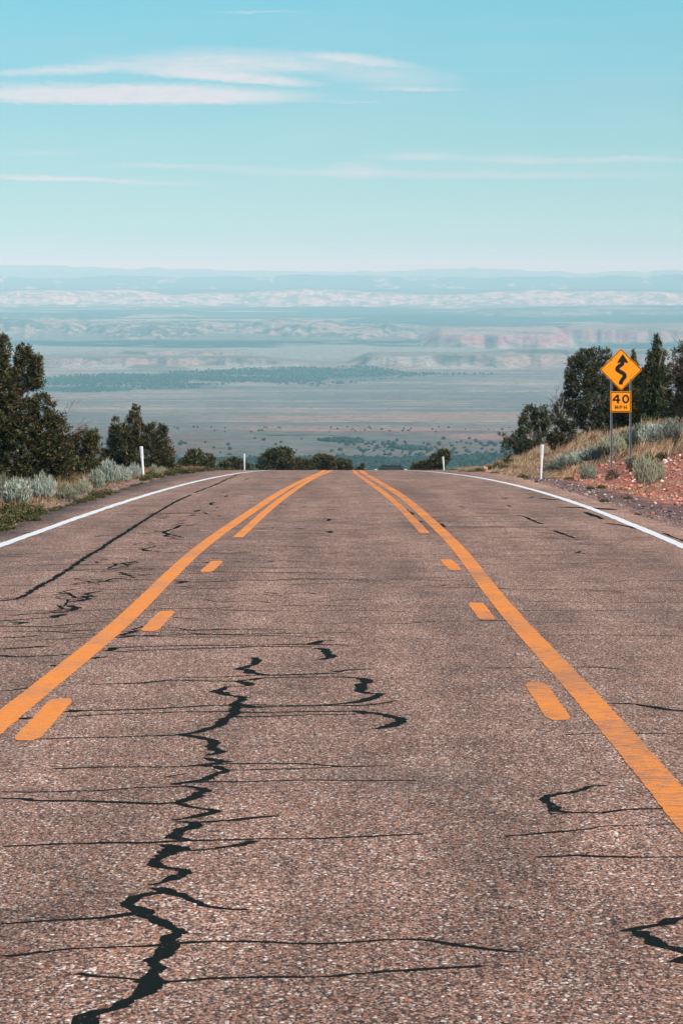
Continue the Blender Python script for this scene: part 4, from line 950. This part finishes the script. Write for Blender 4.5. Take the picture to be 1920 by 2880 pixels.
P_LIST = [
 ('sage', 45, 1432, 100, 62, 'large silvery sagebrush at the left edge, nearest the camera'),
 ('sage', 122, 1412, 62, 66, 'grey-green sagebrush standing tall beside the large left-edge one'),
 ('sage', 75, 1395, 50, 42, 'pale sagebrush half hidden behind the two nearest left clumps'),
 ('sage', 8, 1405, 50, 44, 'sagebrush cut by the left picture edge under the tall juniper'),
 ('sage', 190, 1410, 62, 46, 'rounded sagebrush under the low bushy juniper, left verge'),
 ('sage', 236, 1392, 46, 42, 'sagebrush right of the rounded one, at the start of the long left row'),
 ('sage', 272, 1382, 52, 44, 'dense sagebrush in the middle of the long left row'),
 ('sage', 310, 1370, 54, 46, 'pale spiky sagebrush below the left end of the pointed juniper'),
 ('sage', 345, 1360, 44, 40, 'last full sagebrush of the left row before the leaning post'),
 ('sage', 376, 1348, 36, 30, 'low bluish sagebrush directly left of the leaning marker post'),
 ('sage', 432, 1340, 38, 30, 'sagebrush directly right of the leaning marker post'),
 ('sage', 455, 1333, 26, 20, 'smallest sagebrush, farthest along the left verge'),
 ('sage', 1545, 1330, 40, 20, 'low sagebrush immediately right of the tapered right post'),
 ('sage', 1572, 1324, 42, 30, 'second low sagebrush right of the tapered right post'),
 ('sage', 1600, 1318, 48, 34, 'sagebrush mound halfway between the right post and the sign'),
 ('sage', 1634, 1312, 48, 38, 'dense grey mound left of the sign, with dark twigs at its foot'),
 ('sage', 1668, 1304, 44, 34, 'sagebrush mound next left of the sign posts'),
 ('sage', 1700, 1292, 44, 40, 'sagebrush around the foot of the left sign post'),
 ('sage', 1732, 1284, 46, 52, 'pale tall sagebrush between the two sign posts'),
 ('sage', 1765, 1268, 46, 48, 'silvery sagebrush just behind the right sign post'),
 ('sage', 1798, 1262, 46, 52, 'sagebrush first right of the sign posts on the bank top'),
 ('sage', 1830, 1252, 44, 50, 'bright sagebrush below the steeple-shaped juniper'),
 ('sage', 1862, 1248, 44, 48, 'spiky sagebrush near the right edge of the bank top'),
 ('sage', 1892, 1244, 40, 42, 'sagebrush farthest right on the bank top'),
 ('sage', 1815, 1375, 60, 58, 'largest sagebrush growing on the open red bank'),
 ('sage', 1842, 1360, 46, 46, 'grey sagebrush joined to the right side of the largest bank one'),
 ('sage', 1783, 1322, 34, 34, 'small sagebrush at the foot of the right sign post on red soil'),
 ('sage', 1654, 1354, 44, 30, 'wispy grey sagebrush low on the bank left of the dark shrub'),
 ('dark', 1722, 1348, 42, 36, 'dark woody shrub on the red bank below the sign'),
 ('dark', 1848, 1332, 24, 28, 'dark shrub above the largest bank sagebrush'),
 ('dark', 1908, 1268, 36, 60, 'dark twiggy shrub at the right picture edge on the bank top'),
 ('dark', 1770, 1318, 18, 14, 'tiny dark shrub left of the right sign post foot'),
 ('dark', 1640, 1322, 26, 14, 'low dark twigs at the foot of the grey mound'),
 ('dark', 1530, 1310, 24, 14, 'dark tuft behind the tapered right post'),
]
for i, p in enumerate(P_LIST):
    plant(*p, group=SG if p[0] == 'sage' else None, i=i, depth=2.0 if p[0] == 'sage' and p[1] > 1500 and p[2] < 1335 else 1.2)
WG = 'green weed tufts growing on the verges'
def weeds():
    left = 'knee-high green weed tuft at the edge of the left shoulder gravel'
    right = 'low green weed tuft in the dry grass of the right verge'
    L = [(15, 1478, 46, 40), (45, 1470, 50, 42), (80, 1462, 46, 38), (112, 1450, 40, 34), (25, 1445, 44, 34), (70, 1440, 40, 30), (5, 1500, 40, 30), (60, 1492, 30, 20),
         (250, 1412, 36, 24), (275, 1405, 36, 26), (300, 1398, 34, 26), (262, 1392, 24, 18), (330, 1392, 20, 14), (398, 1366, 20, 12), (418, 1376, 22, 14), (355, 1378, 18, 10),
         (410, 1352, 32, 20), (425, 1344, 30, 20), (450, 1345, 24, 16), (480, 1338, 34, 22), (505, 1333, 34, 22), (530, 1335, 30, 20), (555, 1330, 30, 18), (585, 1326, 30, 16), (615, 1325, 26, 13), (645, 1323, 26, 12), (670, 1322, 20, 9),
         (470, 1330, 30, 18), (170, 1432, 24, 14), (140, 1452, 20, 12), (155, 1440, 34, 18), (200, 1425, 30, 16), (225, 1418, 34, 22), (318, 1395, 30, 18), (350, 1385, 26, 14), (20, 1495, 44, 26), (380, 1372, 26, 14), (95, 1472, 40, 26)]
    R = [(1300, 1332, 26, 12), (1325, 1334, 28, 14), (1350, 1330, 28, 18), (1378, 1326, 26, 20), (1400, 1318, 26, 20), (1415, 1322, 24, 18), (1470, 1346, 26, 14), (1482, 1352, 20, 9), (1275, 1326, 26, 9), (1390, 1334, 22, 10),
         (1700, 1412, 24, 14), (1660, 1376, 20, 12), (1690, 1374, 22, 14), (1820, 1300, 30, 26), (1860, 1292, 30, 22), (1790, 1448, 18, 10), (1600, 1352, 26, 14), (1765, 1402, 22, 10), (1440, 1306, 26, 18), (1512, 1356, 18, 8), (1740, 1262, 26, 40), (1650, 1282, 24, 30)]
    for side, lst, lab in (('l', L, 'low green weeds spreading along the left shoulder edge'), ('r', R, 'low green weeds among the dry grass of the right verge')):
        parts, cols, off = [], [], 0
        for i, (x, y, w, h) in enumerate(lst):
            X, Y, Z = hitg(x, y); k = Y / FPX; me = CL['weed'][i % 4]; n = len(me.vertices)
            V = np.empty(n * 3, dtype=np.float32); me.vertices.foreach_get('co', V); V = V.reshape(-1, 3).astype(float)
            c = np.empty(n * 4, dtype=np.float32); me.color_attributes['tint'].data.foreach_get('color', c)
            th = random.uniform(0, 6.28); Rm = np.array([[math.cos(th), -math.sin(th), 0], [math.sin(th), math.cos(th), 0], [0, 0, 1]])
            V = (V @ Rm.T) * np.array([w * k * 1.15, w * k * 2.2, h * k * 1.25]) + np.array([X, Y, Z - .03])
            parts.append((V, np.arange(n).reshape(-1, 4))); cols.append(c.reshape(-1, 4)[:, :3])
        V, F = join(parts)
        tag(obj('green_weeds', mesh_data('green_weeds', V, F, [M['leaf']], np.concatenate(cols))), lab, 'weeds', kind='stuff')
weeds()

# dry grass
def grass():
    r = np.random.default_rng(91)
    def tufts(n, pick, hcol, hmin, hmax, lean, nb=16, spread=.07, w=.012):
        X, Y, H = pick(n); Z = ground_z(X, Y)
        n = len(X); P = np.repeat(np.stack([X, Y, Z - .02], 1), nb, 0) + r.normal(size=(n * nb, 3)) * np.array([spread, spread * 2, 0])
        L = np.repeat(H, nb) * r.uniform(.55, 1.1, n * nb)
        d = unit(np.array([lean, 0, 1.0]) + r.normal(size=(n * nb, 3)) * np.array([.30, .3, .05]))
        hc = np.asarray(hcol); c = np.repeat(hc[r.choice(len(hc), n)] * r.uniform(.7, 1.25, (n, 1)), nb, 0)
        return blades(P, d, L, np.full(n * nb, w) * r.uniform(.7, 1.5, n * nb), c, r, bend=.12)
    def right(n):
        Y = r.uniform(118, 215, n); toe = np.interp(Y, [118, 135, 160, 200, 215], [8.0, 6.6, 6.3, 6.2, 6.4]); X = toe + r.uniform(-.25, 1, n) ** 1.0 * 4.2
        u = X / Y * FPX + 960; k = (fbm(X * 1.1, Y * .35, 61) > .40) & (u < 1990)
        # bare red slope near the camera
        k &= ~((Y < 134) & (X < 8.0 + (134 - Y) * .06))
        H = (.20 + .34 * sstep(.42, .68, fbm(X * .9, Y * .2, 62)) + .14 * sstep(7.5, 9.5, X)) * (.55 + .45 * sstep(6.6, 7.4, X)); return X[k], Y[k], H[k]
    def right_low(n):
        Y = r.uniform(88, 205, n); X = np.interp(Y, [88, 130, 200], [6.5, 5.9, 5.5]) + r.uniform(0, 1.5, n)
        k = fbm(X * 1.6, Y * .5, 63) > .50; H = r.uniform(.05, .14, n); return X[k], Y[k], H[k]
    def left(n):
        Y = r.uniform(58, 215, n); X = -5.75 - r.uniform(0, 1, n) * 3.2; k = fbm(X * 1.3, Y * .35, 64) > .42
        H = r.uniform(.10, .36, n) * (.6 + .5 * sstep(5.8, 6.8, -X)); return X[k], Y[k], H[k]
    STRAW = [(.48, .33, .19), (.40, .25, .15), (.56, .42, .26), (.34, .18, .12), (.26, .20, .11)]
    LST = [(.30, .17, .10), (.36, .24, .14), (.22, .12, .085), (.17, .14, .06), (.28, .20, .10)]
    for nm, args, lab in (('dry_grass', (5200, right, STRAW, 0, 0, .45, 16, .09, .012), 'tan wind-bent dry grass covering the right bank around the sign'),
                          ('dry_grass', (1500, right_low, STRAW, 0, 0, .2, 12, .06, .010), 'sparse short straw along the foot of the right bank'),
                          ('dry_grass', (6000, left, LST, 0, 0, .12, 14, .08, .012), 'reddish brown dry grass along the left verge')):
        V, F, C = tufts(*args); tag(obj(nm, mesh_data(nm, V, F, [M['leaf']], C)), lab, 'grass', kind='stuff')
grass()

# loose stones
def stones(name, label, n, pick, smin, smax, cols, seed):
    r = np.random.default_rng(seed); X, Y = pick(n, r); n = len(X); Z = ground_z(X, Y)
    s = smin * (smax / smin) ** (r.random(n) ** 3.4); BV, BF = I1
    V = BV[None] * r.uniform(.6, 1.25, (n, len(BV), 1)) * (s[:, None] * r.uniform(.6, 1.2, (n, 3)))[:, None] * np.array([1, 1, .7])
    V += np.stack([X, Y, Z + s * .2], 1)[:, None]; F = BF[None] + (np.arange(n) * len(BV))[:, None, None]
    cols = np.asarray(cols); c = np.repeat((cols[r.choice(len(cols), n)] * r.uniform(.6, 1.3, (n, 1)))[:, None], len(BV), 1)
    tag(obj(name, mesh_data(name, V.reshape(-1, 3), F.reshape(-1, 3), [M['stone']], c.reshape(-1, 3))), label, 'stones', kind='stuff')
def pk_right(n, r):
    Y = r.uniform(60, 185, n); X = 5.25 + np.abs(r.normal(size=n)) * np.interp(Y, [60, 130, 185], [1.3, .6, .4]); return X, Y
def pk_left(n, r):
    Y = r.uniform(58, 190, n); X = -5.2 - np.abs(r.normal(size=n)) * .45; return X, Y
def pk_bank(n, r):
    Y = r.uniform(75, 140, n); X = 6.5 + r.uniform(0, 4.2, n); k = fbm(X * 2, Y * .8, 66) > .38; return X[k], Y[k]
stones('gravel', 'grey and purple gravel along the right shoulder below the red bank', 6500, pk_right, .008, .045, [(.16, .11, .105), (.30, .20, .18), (.08, .065, .065), (.45, .38, .35), (.28, .12, .09)], 1)
stones('gravel', 'pinkish gravel along the left shoulder beside the white line', 5000, pk_left, .007, .03, [(.30, .19, .16), (.20, .13, .11), (.40, .30, .26), (.10, .07, .065)], 2)
stones('rubble', 'broken red rock pieces scattered over the bare right bank', 7500, pk_bank, .009, .085, [(.58, .22, .14), (.44, .15, .10), (.66, .32, .22), (.30, .11, .08), (.58, .24, .16), (.70, .48, .38)], 3)
# cold-mix lumps of old asphalt at the right edge
def rock(px, py, w, h, label, col, seed):
    r = np.random.default_rng(seed); X, Y, Z = hitg(px, py); s = Y / FPX; BV, BF = ico(3)
    q = BV.copy(); f = 0.78 + .4 * vnoise(q[:, 0] * 2.2 + seed, q[:, 1] * 2.2 + q[:, 2] * 2.9 + 9, seed)
    q = q * f[:, None]; nrm = unit(r.normal(size=(9, 3)))
    for m_ in nrm:                               # flat broken faces
        d = q @ m_; over = np.clip(d - .72, 0, None); q = q - over[:, None] * m_
    V = q * np.array([w * s / 2, w * s / 2 * .8, h * s * .75]) + np.array([0, 0, h * s * .3])
    c = np.asarray(col) * (0.75 + .5 * vnoise(q[:, 0:1] * 5, q[:, 2:3] * 5, seed))
    o = obj('rock', mesh_data('rock', V, BF, [M['stone']], c), None, (X, Y, Z)); tag(o, label, 'rock')
rock(1358, 1328, 34, 17, 'angular red boulder lying by the right shoulder near the crest', (.48, .21, .15), 3)
rock(1342, 1327, 14, 9, 'small red rock leaning on the left side of the angular boulder', (.42, .19, .14), 4)
rock(1434, 1327, 24, 7, 'flat pale red slab beside the dark gravel on the right verge', (.52, .28, .20), 5)
rock(1868, 1304, 20, 13, 'pale pink rock highest on the red bank, right of the sign', (.75, .55, .48), 6)
rock(1802, 1316, 12, 8, 'small whitish rock beside the shrub at the right sign post', (.78, .62, .55), 7)
rock(1884, 1298, 12, 8, 'small pink rock just right of the pale one on the bank', (.70, .45, .37), 8)
rock(1822, 1366, 16, 7, 'flat pink rock at the foot of the largest bank sagebrush', (.72, .45, .36), 9)
rock(1841, 1418, 11, 7, 'small light rock in the gravel at the foot of the bank', (.60, .42, .36), 10)

# ---------------------------------------------------------------- marker posts
def marker_post(px, py, Y, hpx, label, tilt):
    s = Y / FPX; X = (px - 960) * s; Z = float(ground_z(np.array(X), np.array(float(Y)))); top = CH - (py - 760) * s
    H = top - Z
    root = empty('marker_post', (X, Y, Z), label, 'marker post', 'white marker posts along the road edges')
    root.rotation_euler = (0, tilt, 0)
    def prof(zs, ws, t, name, m, yoff=0.0):
        V = []; F = []
        for z, w in zip(zs, ws):                # shallow curved blade section
            V += [(-w / 2, yoff, z), (-w / 6, yoff - .012, z), (w / 6, yoff - .012, z), (w / 2, yoff, z), (w / 2, yoff + t, z), (w / 6, yoff - .012 + t, z), (-w / 6, yoff - .012 + t, z), (-w / 2, yoff + t, z)]
        n = len(zs)
        for i in range(n - 1):
            for j in range(8): F.append((i * 8 + j, i * 8 + (j + 1) % 8, (i + 1) * 8 + (j + 1) % 8, (i + 1) * 8 + j))
        F.append(tuple(range(8))[::-1]); F.append(tuple((n - 1) * 8 + j for j in range(8)))
        obj(name, mesh_data(name, V, F, [m]), root)
    prof([-.25, 0, H * .60, H * .66, H * .98, H], [.050, .052, .068, .088, .094, .088], .006, 'post_blade', M['postwhite'])
    prof([H * .70, H * .97], [.078, .080], .002, 'reflector', M['reflect'], -.003)
marker_post(404, 1255, 127, 80, 'white marker post leaning left in the sagebrush of the left verge', -.075)
marker_post(688, 1276, 243, 46, 'small white marker post at the crest where the left white line ends', -.02)
marker_post(1249, 1284, 237, 40, 'small white marker post at the crest on the right, against a dark juniper', -.07)
marker_post(1520, 1250, 127, 87, 'white marker post standing in dry grass on the right verge, tapered to its foot', .045)

# ---------------------------------------------------------------- curve warning sign
def rounded_poly(pts, rad, seg=6):
    out = []; n = len(pts)
    for i in range(n):
        p = np.array(pts[i], float); a = unit(np.array(pts[i - 1], float) - p); b = unit(np.array(pts[(i + 1) % n], float) - p)
        ang = math.acos(np.clip(a @ b, -1, 1)); d = rad / math.tan(ang / 2); c = p + unit(a + b) * rad / math.sin(ang / 2)
        s = p + a * d - c; e = p + b * d - c; a0 = math.atan2(s[1], s[0]); a1 = math.atan2(e[1], e[0])
        while a1 - a0 > math.pi: a1 -= 2 * math.pi
        while a1 - a0 < -math.pi: a1 += 2 * math.pi
        for k in range(seg + 1):
            t = a0 + (a1 - a0) * k / seg; out.append((c[0] + rad * math.cos(t), c[1] + rad * math.sin(t)))
    return out
def plate(name, pts, y0, t, m, parent):
    n = len(pts); V = [(x, y0, z) for x, z in pts] + [(x, y0 + t, z) for x, z in pts]
    F = [tuple(range(n)), tuple(range(2 * n - 1, n - 1, -1))] + [(i, i + n, (i + 1) % n + n, (i + 1) % n) for i in range(n)]
    bm = bmesh.new(); me = mesh_data(name, V, F, [m]); bm.from_mesh(me); bmesh.ops.recalc_face_normals(bm, faces=bm.faces); bm.to_mesh(me); bm.free()
    return obj(name, me, parent)
def ring(name, outer, inner, y0, t, m, parent):
    n = len(outer); V = [(x, y0, z) for x, z in outer] + [(x, y0, z) for x, z in inner] + [(x, y0 + t, z) for x, z in outer] + [(x, y0 + t, z) for x, z in inner]
    F = []
    for i in range(n):
        j = (i + 1) % n
        F += [(i, j, n + j, n + i), (2 * n + i, 2 * n + j, j, i), (n + i, n + j, 3 * n + j, 3 * n + i)]
    bm = bmesh.new(); me = mesh_data(name, V, F, [m]); bm.from_mesh(me); bmesh.ops.recalc_face_normals(bm, faces=bm.faces); bm.to_mesh(me); bm.free()
    return obj(name, me, parent)
def stroke_shape(P, w):
    P = np.asarray(P, float); T = unit(np.gradient(P, axis=0)); N = np.stack([-T[:, 1], T[:, 0]], 1); w = np.broadcast_to(w, (len(P),))[:, None]
    return [tuple(p) for p in (P + N * w / 2)] + [tuple(p) for p in (P - N * w / 2)[::-1]]
def flat_strip(name, polys, y0, t, m, parent):
    """polys = list of (outline left side + right side reversed) strips"""
    bm = bmesh.new()
    for pts in polys:
        n = len(pts); h = n // 2
        fr = [bm.verts.new((x, y0, z)) for x, z in pts]; bk = [bm.verts.new((x, y0 + t, z)) for x, z in pts]
        for i in range(h - 1):
            bm.faces.new((fr[i], fr[i + 1], fr[n - 2 - i], fr[n - 1 - i]))
        for i in range(n):
            bm.faces.new((fr[i], fr[(i + 1) % n], bk[(i + 1) % n], bk[i]))
    bmesh.ops.recalc_face_normals(bm, faces=bm.faces)
    me = bpy.data.meshes.new(name); bm.to_mesh(me); bm.free(); me.materials.append(m); return obj(name, me, parent)
def cat2(P, k=8):
    P = [np.array((*p, 0.0)) for p in P]; return catmull(P, 1e9) if k == 1 else np.array([q[:2] for q in _cm(P, k)])
def _cm(P, k):
    out = [P[0]]
    for i in range(len(P) - 1):
        p0 = P[max(i - 1, 0)]; p1 = P[i]; p2 = P[i + 1]; p3 = P[min(i + 2, len(P) - 1)]
        for j in range(1, k + 1):
            t = j / k; out.append(0.5 * ((2 * p1) + (-p0 + p2) * t + (2 * p0 - 5 * p1 + 4 * p2 - p3) * t * t + (-p0 + 3 * p1 - 3 * p2 + p3) * t ** 3))
    return out
def build_sign():
    Y = 128.0; s = Y / FPX; cx = 1747.0
    X = (cx - 960) * s
    Zl = float(ground_z(np.array((1717 - 960) * s), np.array(Y))); Zr = float(ground_z(np.array((1771 - 960) * s), np.array(Y)))
    root = empty('curve_warning_sign', (X, Y, Zl), 'orange diamond winding-road sign with a 40 MPH plate on two steel posts', 'road sign')
    # zoomed-crop units: 1398 px wide crop over 220 photo px
    q = 220 / 1398.0
    def w(px, py):                             # crop point -> sign plane
        return ((1640 + px * q - cx) * s, CH - (950 + py * q - 760) * s - Zl)
    D = [w(672, 186), w(1052, 570), w(672, 950), w(292, 570)]
    Dp = rounded_poly(D, .045)
    dm = plate('diamond_panel', Dp, -.004, .004, M['signorange'], root)
    c = np.mean(np.array(D), 0)
    def shrink(pts, k): return [tuple(c + (np.array(p) - c) * k) for p in pts]
    ring('border', rounded_poly(shrink(D, .975), .038), rounded_poly(shrink(D, .930), .030), -.0065, .0025, M['signborder'], dm)
    # winding arrow
    shaft = cat2([w(668, 832), w(672, 790), w(700, 740), w(738, 690), w(722, 645), w(668, 610), w(612, 575), w(606, 545), w(640, 505), w(690, 470), w(702, 430), w(702, 395)], 8)
    wd = np.full(len(shaft), 70 * q * s); wd[-12:] = 62 * q * s
    head = [w(702, 286), w(640, 380), w(604, 438), w(614, 450), w(660, 440), w(702, 424), w(745, 440), w(790, 448), w(800, 436), w(765, 380)]
    hp = [head[0], head[1], head[2], head[3], head[4], head[5], head[6], head[7], head[8], head[9]]
    ar = flat_strip('winding_arrow', [stroke_shape(shaft, wd)], -.0065, .0025, M['signblack'], dm)
    bm = bmesh.new(); bm.from_mesh(ar.data)
    ctr = bm.verts.new((w(702, 400)[0], -.0072, w(702, 400)[1])); hv = [bm.verts.new((x, -.0072, z)) for x, z in hp]
    for i in range(len(hv)): bm.faces.new((ctr, hv[i], hv[(i + 1) % len(hv)]))
    bm.to_mesh(ar.data); bm.free()
    for (bx_, by_) in ((503, 398), (838, 396), (503, 745), (838, 745)):
        x, z = w(bx_, by_); P = [(x + .013 * math.cos(t), z + .013 * math.sin(t)) for t in np.linspace(0, 2 * np.pi, 10, endpoint=False)]
        plate('bolt', P, -.010, .006, M['signborder'], dm)
    # advisory plate
    R = [w(478, 956), w(856, 956), w(856, 1330), w(478, 1330)]
    pp = plate('speed_plate', rounded_poly(R, .030), -.004, .004, M['signorange'], root)
    c2 = np.mean(np.array(R), 0)
    def shr(k): return [tuple(c2 + (np.array(p) - c2) * k) for p in R]
    ring('border', rounded_poly(shr(.950), .026), rounded_poly(shr(.880), .018), -.0065, .0025, M['signborder'], pp)
    def seg(a, b, wd_): return stroke_shape([w(*a), ((w(*a)[0] + w(*b)[0]) / 2, (w(*a)[1] + w(*b)[1]) / 2), w(*b)], wd_ * q * s)
    digits = []
    digits.append(seg((617, 1016), (617, 1168), 34)); digits.append(seg((518, 1112), (656, 1112), 30)); digits.append(seg((608, 1022), (532, 1108), 30))
    th = np.linspace(0, 2 * np.pi, 41); zero = [w(755 + 48 * math.cos(t), 1092 + 62 * math.sin(t)) for t in th]
    Pz = np.array(zero); T = np.gradient(Pz, axis=0); T[0] = T[-1] = Pz[1] - Pz[-2]; T = unit(T); N = np.stack([-T[:, 1], T[:, 0]], 1); ww = 31 * q * s / 2
    digits.append([tuple(p) for p in (Pz + N * ww)] + [tuple(p) for p in (Pz - N * ww)[::-1]])
    flat_strip('speed_number', digits, -.0065, .0025, M['signblack'], pp)
    L = [seg((571, 1210), (571, 1270), 14), seg((616, 1210), (616, 1270), 14), seg((573, 1213), (594, 1256), 12), seg((614, 1213), (594, 1256), 12),
         seg((653, 1210), (653, 1270), 14), seg((728, 1210), (728, 1270), 14), seg((766, 1210), (766, 1270), 14), seg((728, 1240), (766, 1240), 12)]
    pb = [w(*p) for p in ((650, 1216), (675, 1216), (686, 1220), (690, 1230), (686, 1241), (675, 1246), (650, 1246))]
    L.append(stroke_shape(pb, 12 * q * s))
    o = flat_strip('unit_lettering', L, -.0065, .0025, M['signblack'], pp)
    for nm in ('speed_number', 'unit_lettering'): pass
    # U-channel posts
    for px_, Zg in ((498, Zl), (838, Zr)):
        x, _ = w(px_, 800); zt = w(0, 640)[1]; hw = .029; U = [(-hw, .0), (-hw + .006, .0), (-.010, .026), (.010, .026), (hw - .006, .0), (hw, .0), (hw, .004), (.013, .031), (-.013, .031), (-hw, .004)]
        if px_ == 498: zt = w(0, 600)[1]
        zs = (Zg - Zl - .3, zt); V = [(x + a, .003 + b, z) for z in zs for a, b in U]; n = len(U)
        F = [(j, (j + 1) % n, n + (j + 1) % n, n + j) for j in range(n)] + [tuple(range(n)), tuple(range(2 * n - 1, n - 1, -1))]
        po = obj('sign_post', mesh_data('sign_post', V, F, [M['steel']]), root)
build_sign()

# ---------------------------------------------------------------- car going down beyond the crest
def box_bm(bm, x0, x1, y0, y1, z0, z1, tx=0, ty0=0, ty1=0):
    v = [bm.verts.new(p) for p in ((x0, y0, z0), (x1, y0, z0), (x1, y1, z0), (x0, y1, z0), (x0 + tx, y0 + ty0, z1), (x1 - tx, y0 + ty0, z1), (x1 - tx, y1 - ty1, z1), (x0 + tx, y1 - ty1, z1))]
    for f in ((0, 3, 2, 1), (4, 5, 6, 7), (0, 1, 5, 4), (1, 2, 6, 5), (2, 3, 7, 6), (3, 0, 4, 7)): bm.faces.new([v[i] for i in f])
def part(name, fn, m, parent, bevel=.0):
    bm = bmesh.new(); fn(bm)
    if bevel: bmesh.ops.bevel(bm, geom=list(bm.edges), offset=bevel, segments=3, affect='EDGES', profile=.6)
    bmesh.ops.recalc_face_normals(bm, faces=bm.faces); me = bpy.data.meshes.new(name); bm.to_mesh(me); bm.free(); me.materials.append(m)
    return obj(name, me, parent)
def build_car():
    ys_ = np.arange(235, 330, .5); Y = float(ys_[np.argmin(np.abs(road_z(ys_) + 1.47 - (CH - .0438 * ys_)))]); X = (1100 - 960) / FPX * Y; root = empty('passenger_car', (X, Y, float(road_z(Y)) + .012), 'dark car beyond the crest, only its roof and windows showing', 'car')
    root.rotation_euler = (-math.atan(.068), 0, 0)
    body = part('body', lambda b: box_bm(b, -.88, .88, 0, 4.4, .28, .92, .05, .05, .25), M['carpaint'], root, .07)
    part('window_band', lambda b: box_bm(b, -.78, .78, .25, 3.2, .925, 1.36, .11, .32, .75), M['glass'], root, .03)
    part('roof', lambda b: box_bm(b, -.68, .68, .60, 2.45, 1.362, 1.46, .06, .02, .08), M['cartrim'], root, .02)
    for sx in (-1, 1):
        part('door_mirror', lambda b: box_bm(b, sx * .99 - .10, sx * .99 + .10, 2.75, 2.85, 1.06, 1.26, .02, 0, 0), M['chrome'], root, .02)
        part('roof_rail', lambda b: box_bm(b, sx * .60 - .02, sx * .60 + .02, .75, 2.3, 1.463, 1.52), M['cartrim'], root, .006)
        part('rear_pillar', lambda b: box_bm(b, sx * .74 - .04, sx * .74 + .04, .20, .34, .90, 1.36, 0, .28, -.28), M['cartrim'], root)
        part('tail_lamp', lambda b: box_bm(b, sx * .74 - .12, sx * .74 + .12, -.012, .04, .62, .82), M['lamp'], root, .01)
        for yy in (.85, 3.5):
            def wh(b, sx=sx, yy=yy):
                bmesh.ops.create_cone(b, cap_ends=True, segments=24, radius1=.33, radius2=.33, depth=.22, matrix=Matrix.Translation((sx * .80, yy, .33)) @ Matrix.Rotation(math.pi / 2, 4, 'Y'))
            part('wheel', wh, M['tyre'], root, .02)
    part('antenna', lambda b: box_bm(b, -.48, -.47, 2.2, 2.21, 1.42, 1.75), M['cartrim'], root)
build_car()

# ---------------------------------------------------------------- haze
def build_haze():
    me = bpy.data.meshes.new('haze'); bm = bmesh.new(); box_bm(bm, -80000, 80000, -60000, 96000, -420, HAZE_TOP); bmesh.ops.recalc_face_normals(bm, faces=bm.faces); bm.to_mesh(me); bm.free()
    m = bpy.data.materials.new('haze'); m.use_nodes = True; n, l = m.node_tree.nodes, m.node_tree.links; n.clear()
    o = n.new('ShaderNodeOutputMaterial'); v = n.new('ShaderNodeVolumePrincipled')
    v.inputs['Color'].default_value = (*HAZE_COL, 1); v.inputs['Density'].default_value = HAZE_D; v.inputs['Anisotropy'].default_value = -0.3; v.inputs['Absorption Color'].default_value = (1, 1, 1, 1)
    l.new(v.outputs[0], o.inputs['Volume']); me.materials.append(m)
    tag(obj('haze', me), kind='stuff')
HAZE_D, HAZE_COL, HAZE_TOP = 4.9e-5, (.43, .86, 1.0), 175.0
build_haze()
